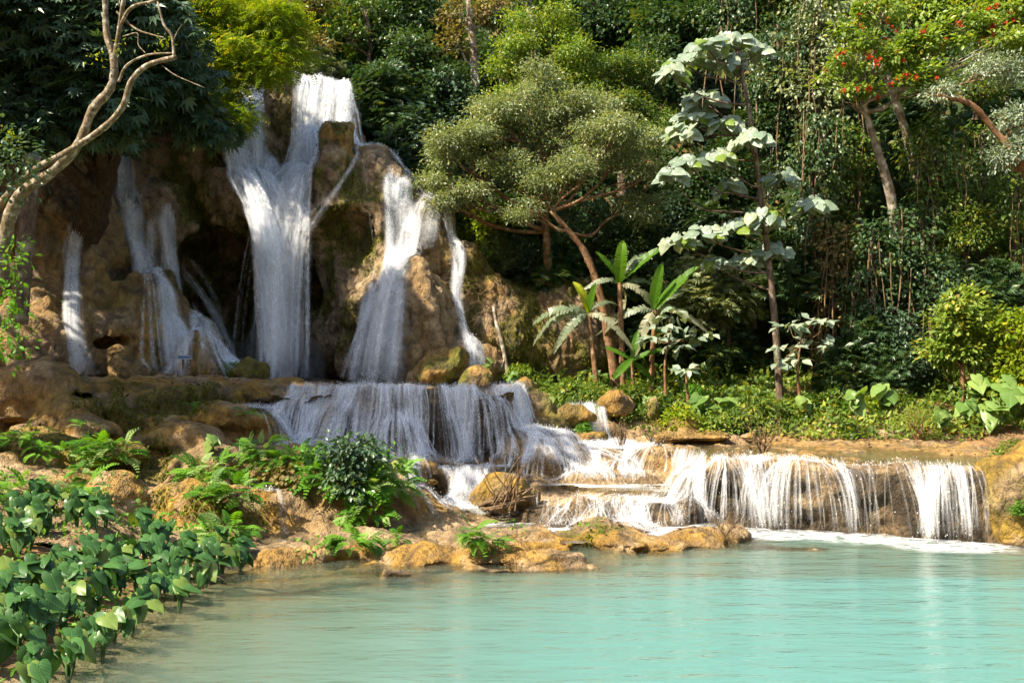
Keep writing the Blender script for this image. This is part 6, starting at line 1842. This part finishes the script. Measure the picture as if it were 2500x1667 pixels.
# pile of driftwood on an ochre mound
rd = np.random.default_rng(61)
b = P(1228, 1240, 26.45)
root = thing("driftwood_pile", "tangle of grey-brown driftwood on the ochre mound below the middle fall", "driftwood", b)
for i in range(26):
    if i < 9: a0, a1 = (rd.uniform(-.7, -.2), rd.uniform(-.5, .1), rd.uniform(-.1, .1)), (rd.uniform(.4, .95), rd.uniform(-.4, .1), rd.uniform(.2, .55))
    else: a0, a1 = (rd.uniform(-.35, .4), rd.uniform(-.5, 0), rd.uniform(-.1, .2)), (rd.uniform(-.9, .7), rd.uniform(-.4, .2), rd.uniform(.8, 1.5))
    mb = MB(); r0 = rd.uniform(.03, .055) if i < 9 else rd.uniform(.01, .028); mb.add(*tube(wiggle(a0, a1, rd, 9, .06), np.linspace(r0, r0 * .5, 9), 6)); obj("stick", mb.mesh("stick"), MB_TWIG, root)


# ------------------------------------------------------------------ boulders
def boulder(label, blobs, ochre, moss, seed, h=.06, noise=.13, name="boulder", group=None):
    cs = np.array([c for c, r in blobs]); rs = np.array([r for c, r in blobs])
    lo, hi = (cs - rs).min(0) - .35, (cs + rs).max(0) + .35
    V_ = Vol(lo, hi, h, seed)
    for c, r in blobs: V_.ell(c, r, .25)
    V_.F += V_.noise(.7, noise * 1.6) + V_.noise(.3, noise) + V_.noise((.35, .35, 1.0), noise * .7)
    v, q = V_.surface()
    v = roughen(v, q, .05)
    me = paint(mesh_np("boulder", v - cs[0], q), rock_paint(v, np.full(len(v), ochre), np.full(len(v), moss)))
    o = obj(name, me, M_ROCK, None, cs[0])
    return tag(o, label, "boulder", group)


boulder("large orange boulder at the right end of the wide fall", [B(2470, 1230, 24.2, .95, 1.1, 1.15), B(2440, 1160, 24.6, .6, .8, .5), B(2520, 1180, 24.6, 1.0, 1.2, 1.1), B(2490, 1290, 23.8, .6, .7, .5)], 1.0, .45, 1, noise=.10)
boulder("big moss-covered boulder at the foot of the stone cone", [B(1075, 900, 36.6, .95, .8, .55), B(1110, 885, 36.8, .55, .6, .5), B(1020, 920, 36.4, .5, .5, .35)], .8, 1.0, 2)
boulder("smaller moss-covered boulder right of the big mossy one", [B(1165, 925, 35.8, .62, .6, .42)], .7, 1.0, 3)
boulder("low mossy block beside the base of the tall fall", [B(600, 912, 34.4, .55, .5, .33), B(625, 905, 34.5, .3, .4, .28)], .9, .9, 4)
boulder("mossy bank rock between middle fall and short fall", [B(1305, 1000, 33.8, .75, .8, .7), B(1345, 1040, 33.2, .8, .7, .4), B(1280, 960, 34.6, .5, .6, .5)], .9, .8, 5)
boulder("ochre stone right of the short fall", [B(1500, 985, 35.2, .7, .6, .4)], .9, .3, 6)
boulder("upright mossy stump-like rock left of the sunny hump", [B(1595, 1005, 35, .3, .35, .55)], .8, .9, 7)
boulder("flat ochre stones at the foot of the sunny hump", [B(1700, 1068, 33.2, 1.4, .5, .18), B(1780, 1066, 33.4, .9, .5, .14)], .8, .1, 8)
boulder("wet ochre stone with a dark hollow under the knoll by the small fall", [B(1060, 1180, 26.9, .35, .4, .28), B(1000, 1160, 27.4, .55, .4, .25)], 1.0, .2, 9)
boulder("sunny yellow hump of rock under the left bush", [B(1660, 1050, 34.2, .6, .6, .45)], .9, .6, 10)
boulder("orange stone on the short fall's left bank", [B(1400, 1015, 33.6, .8, .5, .3), B(1440, 1065, 33.0, .6, .5, .2)], .9, .5, 11)
boulder("ochre mound carrying the driftwood tangle", [B(1225, 1195, 27.3, .7, .6, .5), B(1270, 1215, 27.2, .6, .5, .35), B(1185, 1215, 27.2, .4, .4, .3)], 1.0, .3, 12)

# dead pale trunk with dry roots beside the mossy wall
b = P(1240, 915, 38.4)
root = thing("dead_tree", "pale dead trunk topped with dry roots leaning on the mossy wall", "dead tree", b)
mb = MB(); mb.add(*tube(spline([P(1240, 918, 38.4), P(1228, 850, 38.6), P(1212, 790, 38.9), P(1204, 745, 39.2)], 16) - b, np.linspace(.09, .06, 16), 8)); obj("trunk", mb.mesh("trunk"), MB_PALE, root)
mb = MB(); mb.add(*tube(spline([P(1222, 905, 38.3), P(1228, 885, 38.4), P(1235, 875, 38.5)], 8) - b, .035, 6)); obj("branch", mb.mesh("branch"), MB_PALE, root)
for i in range(22):
    a = P(1204 + rd.normal(0, 6), 745, 39.2); e = P(1200 + rd.normal(0, 32), 735 + rd.uniform(-30, 70), 39.0)
    mb = MB(); mb.add(*tube(wiggle(a, e, rd, 7, .15) - b, np.linspace(.015, .006, 7), 4)); obj("root", mb.mesh("root"), MB_TWIG, root)
for i in range(14):
    a = P(rd.uniform(1120, 1230), 690 + rd.normal(0, 8), 40.0); e = a + np.array([rd.normal(0, .7), -.3, rd.uniform(-1.4, .3)])
    mb = MB(); mb.add(*tube(wiggle(a, e, rd, 8, .12), rd.uniform(.01, .02), 4))
    o = obj("dry_root", mb.mesh("dry_root"), MB_TWIG); tag(o, "thin dry root hanging from the right mossy ledge", "root", "dry roots on the right ledge")

# sign on a wooden post
b = P(447, 928, 34.2)
root = thing("sign", "small grey sign with blue band on a brown post", "sign", b)


def box(mb, c, s):
    c = np.asarray(c); s = np.asarray(s) / 2
    v = np.array([[x, y, z] for x in (-1, 1) for y in (-1, 1) for z in (-1, 1)]) * s + c
    mb.add(v, np.array([(0, 1, 3, 2), (4, 6, 7, 5), (0, 4, 5, 1), (2, 3, 7, 6), (0, 2, 6, 4), (1, 5, 7, 3)]))


def flat_mat(name, col, rough=.6):
    m, nt, out = new_mat(name); n = N(nt)
    c = n.mix(n.remap(n.noise(n.objco(), 14.0, 3), .35, .65), col, tuple(x * .8 for x in col))
    nt.links.new(n.principled(c, rough, .3), out.inputs[0]); return m


mb = MB(); box(mb, (0, 0, .36), (.075, .06, .8)); obj("post", mb.mesh("post", False), MB_ORANGE, root)
mb = MB(); box(mb, (.06, -.045, .80), (.47, .025, .15)); obj("board", mb.mesh("board", False), flat_mat("sign_grey", (.42, .46, .50)), root)
mb = MB(); box(mb, (.06, -.06, .80), (.42, .006, .06)); obj("band", mb.mesh("band", False), flat_mat("sign_blue", (.06, .14, .32)), root)


# ------------------------------------------------------------------ ground cover, moss and fallen leaves
def ground_cover():
    mb = MB(); rng = np.random.default_rng(71); n = 26000
    x = rng.uniform(0.5, 21, n); y = rng.uniform(33.2, 42.5, n)
    front = np.interp(x, [0, 3, 5, 8, 11, 14, 18, 21], [35, 35.4, 34.2, 33.8, 33.0, 32.8, 32, 31])
    p3 = np.stack([x, y, 0 * x], 1); nz = vnoise(p3, 1.1)
    keep = (y > front + (nz - .5) * 1.2) & (nz > .25)
    x, y, nz = x[keep], y[keep], nz[keep]
    z = np.maximum(ground_h(x, y), hill_h(x, y))
    cl = vnoise(np.stack([x, y, 0 * x], 1), .75, 4.0)
    hgt = np.where(y < front[keep] + .8, .14, .25 + .9 * step01(cl, .5, .8))
    p = np.stack([x, y, z + rng.uniform(0, 1, len(x)) * hgt * (.4 + nz)], 1)
    d = rdir(len(x), rng) + np.array([0, -.3, .25]); nm = rdir(len(x), rng) * .5 + np.array([0, -.3, .8])
    scatter(mb, T_SMALL, p, d, nm, rng.uniform(.10, .30, len(x)), np.clip(.2 + nz * .7 + rng.normal(0, .15, len(x)), 0, 1))
    mb2 = MB(); k = rng.random(len(x)) < .5; lobe = (cl > .5) & k
    scatter(mb2, T_OVAL, p[lobe] + np.array([0, 0, .08]), d[lobe] + np.array([0, 0, -.3]), nm[lobe], rng.uniform(.14, .36, lobe.sum()), np.clip(rng.normal(.5, .25, lobe.sum()), 0, 1))
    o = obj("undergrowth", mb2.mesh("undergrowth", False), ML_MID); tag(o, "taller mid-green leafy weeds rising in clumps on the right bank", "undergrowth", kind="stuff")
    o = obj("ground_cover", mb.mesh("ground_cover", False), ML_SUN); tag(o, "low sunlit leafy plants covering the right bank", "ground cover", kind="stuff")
    mb = MB(); n = 5000
    x = rng.uniform(-15, -6.2, n); y = rng.uniform(12, 24, n); z = terrace_h(x, y); nz = vnoise(np.stack([x, y, z], 1), .8)
    keep = (z > .02) & (nz > .3); x, y, z, nz = x[keep], y[keep], z[keep], nz[keep]
    p = np.stack([x, y, z + rng.uniform(0, .18, len(x))], 1); d = rdir(len(x), rng) + np.array([0, -.3, .4]); nm = rdir(len(x), rng) * .5 + np.array([.2, -.3, .8])
    scatter(mb, T_OVAL, p, d, nm, rng.uniform(.06, .16, len(x)), np.clip(nz + rng.normal(0, .15, len(x)), 0, 1))
    o = obj("ground_cover", mb.mesh("ground_cover", False), ML_FERN); tag(o, "small green weeds under the taro on the left bank", "ground cover", kind="stuff")


def litter():
    mb = MB(); rng = np.random.default_rng(73); n = 9000
    x = rng.uniform(-18, 14, n); y = rng.uniform(21, 35.5, n); z = terrace_h(x, y)
    zx = np.abs(terrace_h(x + .1, y) - z) + np.abs(terrace_h(x, y + .1) - z)
    nz = vnoise(np.stack([x, y, z], 1), 1.3)
    wet = ((np.abs(x) < 6) & (z < .2)) | ((z < .05))
    keep = (zx < .1) & (nz > .58) & ~wet
    x, y, z = x[keep], y[keep], z[keep]
    p = np.stack([x, y, z + .03], 1)
    scatter(mb, T_SMALL, p, rdir(len(x), rng) * np.array([1, 1, .25]), rdir(len(x), rng) * .35 + np.array([0, 0, 1]), rng.uniform(.07, .2, len(x)), rng.random(len(x)))
    n = 12000                                             # on the bank soil
    x = rng.uniform(0, 20, n); y = rng.uniform(33, 42, n); z = ground_h(x, y)
    p = np.stack([x, y, z + .04], 1)
    scatter(mb, T_SMALL, p, rdir(n, rng) * np.array([1, 1, .25]), rdir(n, rng) * .4 + np.array([0, 0, 1]), rng.uniform(.08, .18, n), rng.random(n))
    o = obj("leaf_litter", mb.mesh("leaf_litter", False), ML_DEAD); tag(o, "brown fallen leaves lying on ledges and bank", "leaf litter", kind="stuff")


def moss_fur():
    rng = np.random.default_rng(79); mb = MB()
    for o, spots in ((cliff, CLIFF_SPOTS_MOSS), (terr, MOSS_T)):
        me = o.data; n = len(me.vertices)
        v = np.empty(n * 3, np.float32); me.vertices.foreach_get("co", v); v = v.reshape(-1, 3)
        nn = np.empty(n * 3, np.float32); me.vertices.foreach_get("normal", nn); nn = nn.reshape(-1, 3)
        m = region_mask(v, spots) * step01(fbm(v, .9, 4, 21.0), .42, .54)
        k = np.nonzero((m > .35) & (rng.random(n) < .55))[0]
        if len(k) > 16000: k = rng.choice(k, 16000, False)
        d = nn[k] * .4 + rng.normal(0, .3, (len(k), 3)) + np.array([0, -.2, -.7])
        scatter(mb, T_SMALL, v[k] + nn[k] * .02, d, nn[k] + rng.normal(0, .3, (len(k), 3)), rng.uniform(.07, .17, len(k)), np.clip(rng.normal(.45, .25, len(k)), 0, 1))
    o = obj("moss", mb.mesh("moss", False), ML_MOSS); tag(o, "shaggy green-brown moss on the damp rock", "moss", kind="stuff")


def mist():
    """Fine spray hanging over the plunge pool."""
    V_ = Vol((-12.2, 37.4, 3.5), (-7.0, 41.4, 7.2), .3, 9)
    V_.ell(np.array([-9.5, 39.6, 4.6]), (1.9, 1.3, 1.4), .2)
    V_.ell(np.array([-8.6, 39.4, 4.2]), (1.2, 1.0, .8), .2)
    V_.F += V_.noise(1.2, .25)
    v, q = V_.surface()
    m, nt, out = new_mat("spray_mist")
    pv = nt.nodes.new("ShaderNodeVolumePrincipled"); pv.inputs["Color"].default_value = (.95, .97, 1, 1); pv.inputs["Density"].default_value = .16
    nt.links.new(pv.outputs[0], out.inputs["Volume"])
    tag(obj("mist", mesh_np("mist", v, q), m), "pale spray mist at the foot of the tall fall", "mist", kind="stuff")


ground_cover(); litter(); moss_fur(); mist()
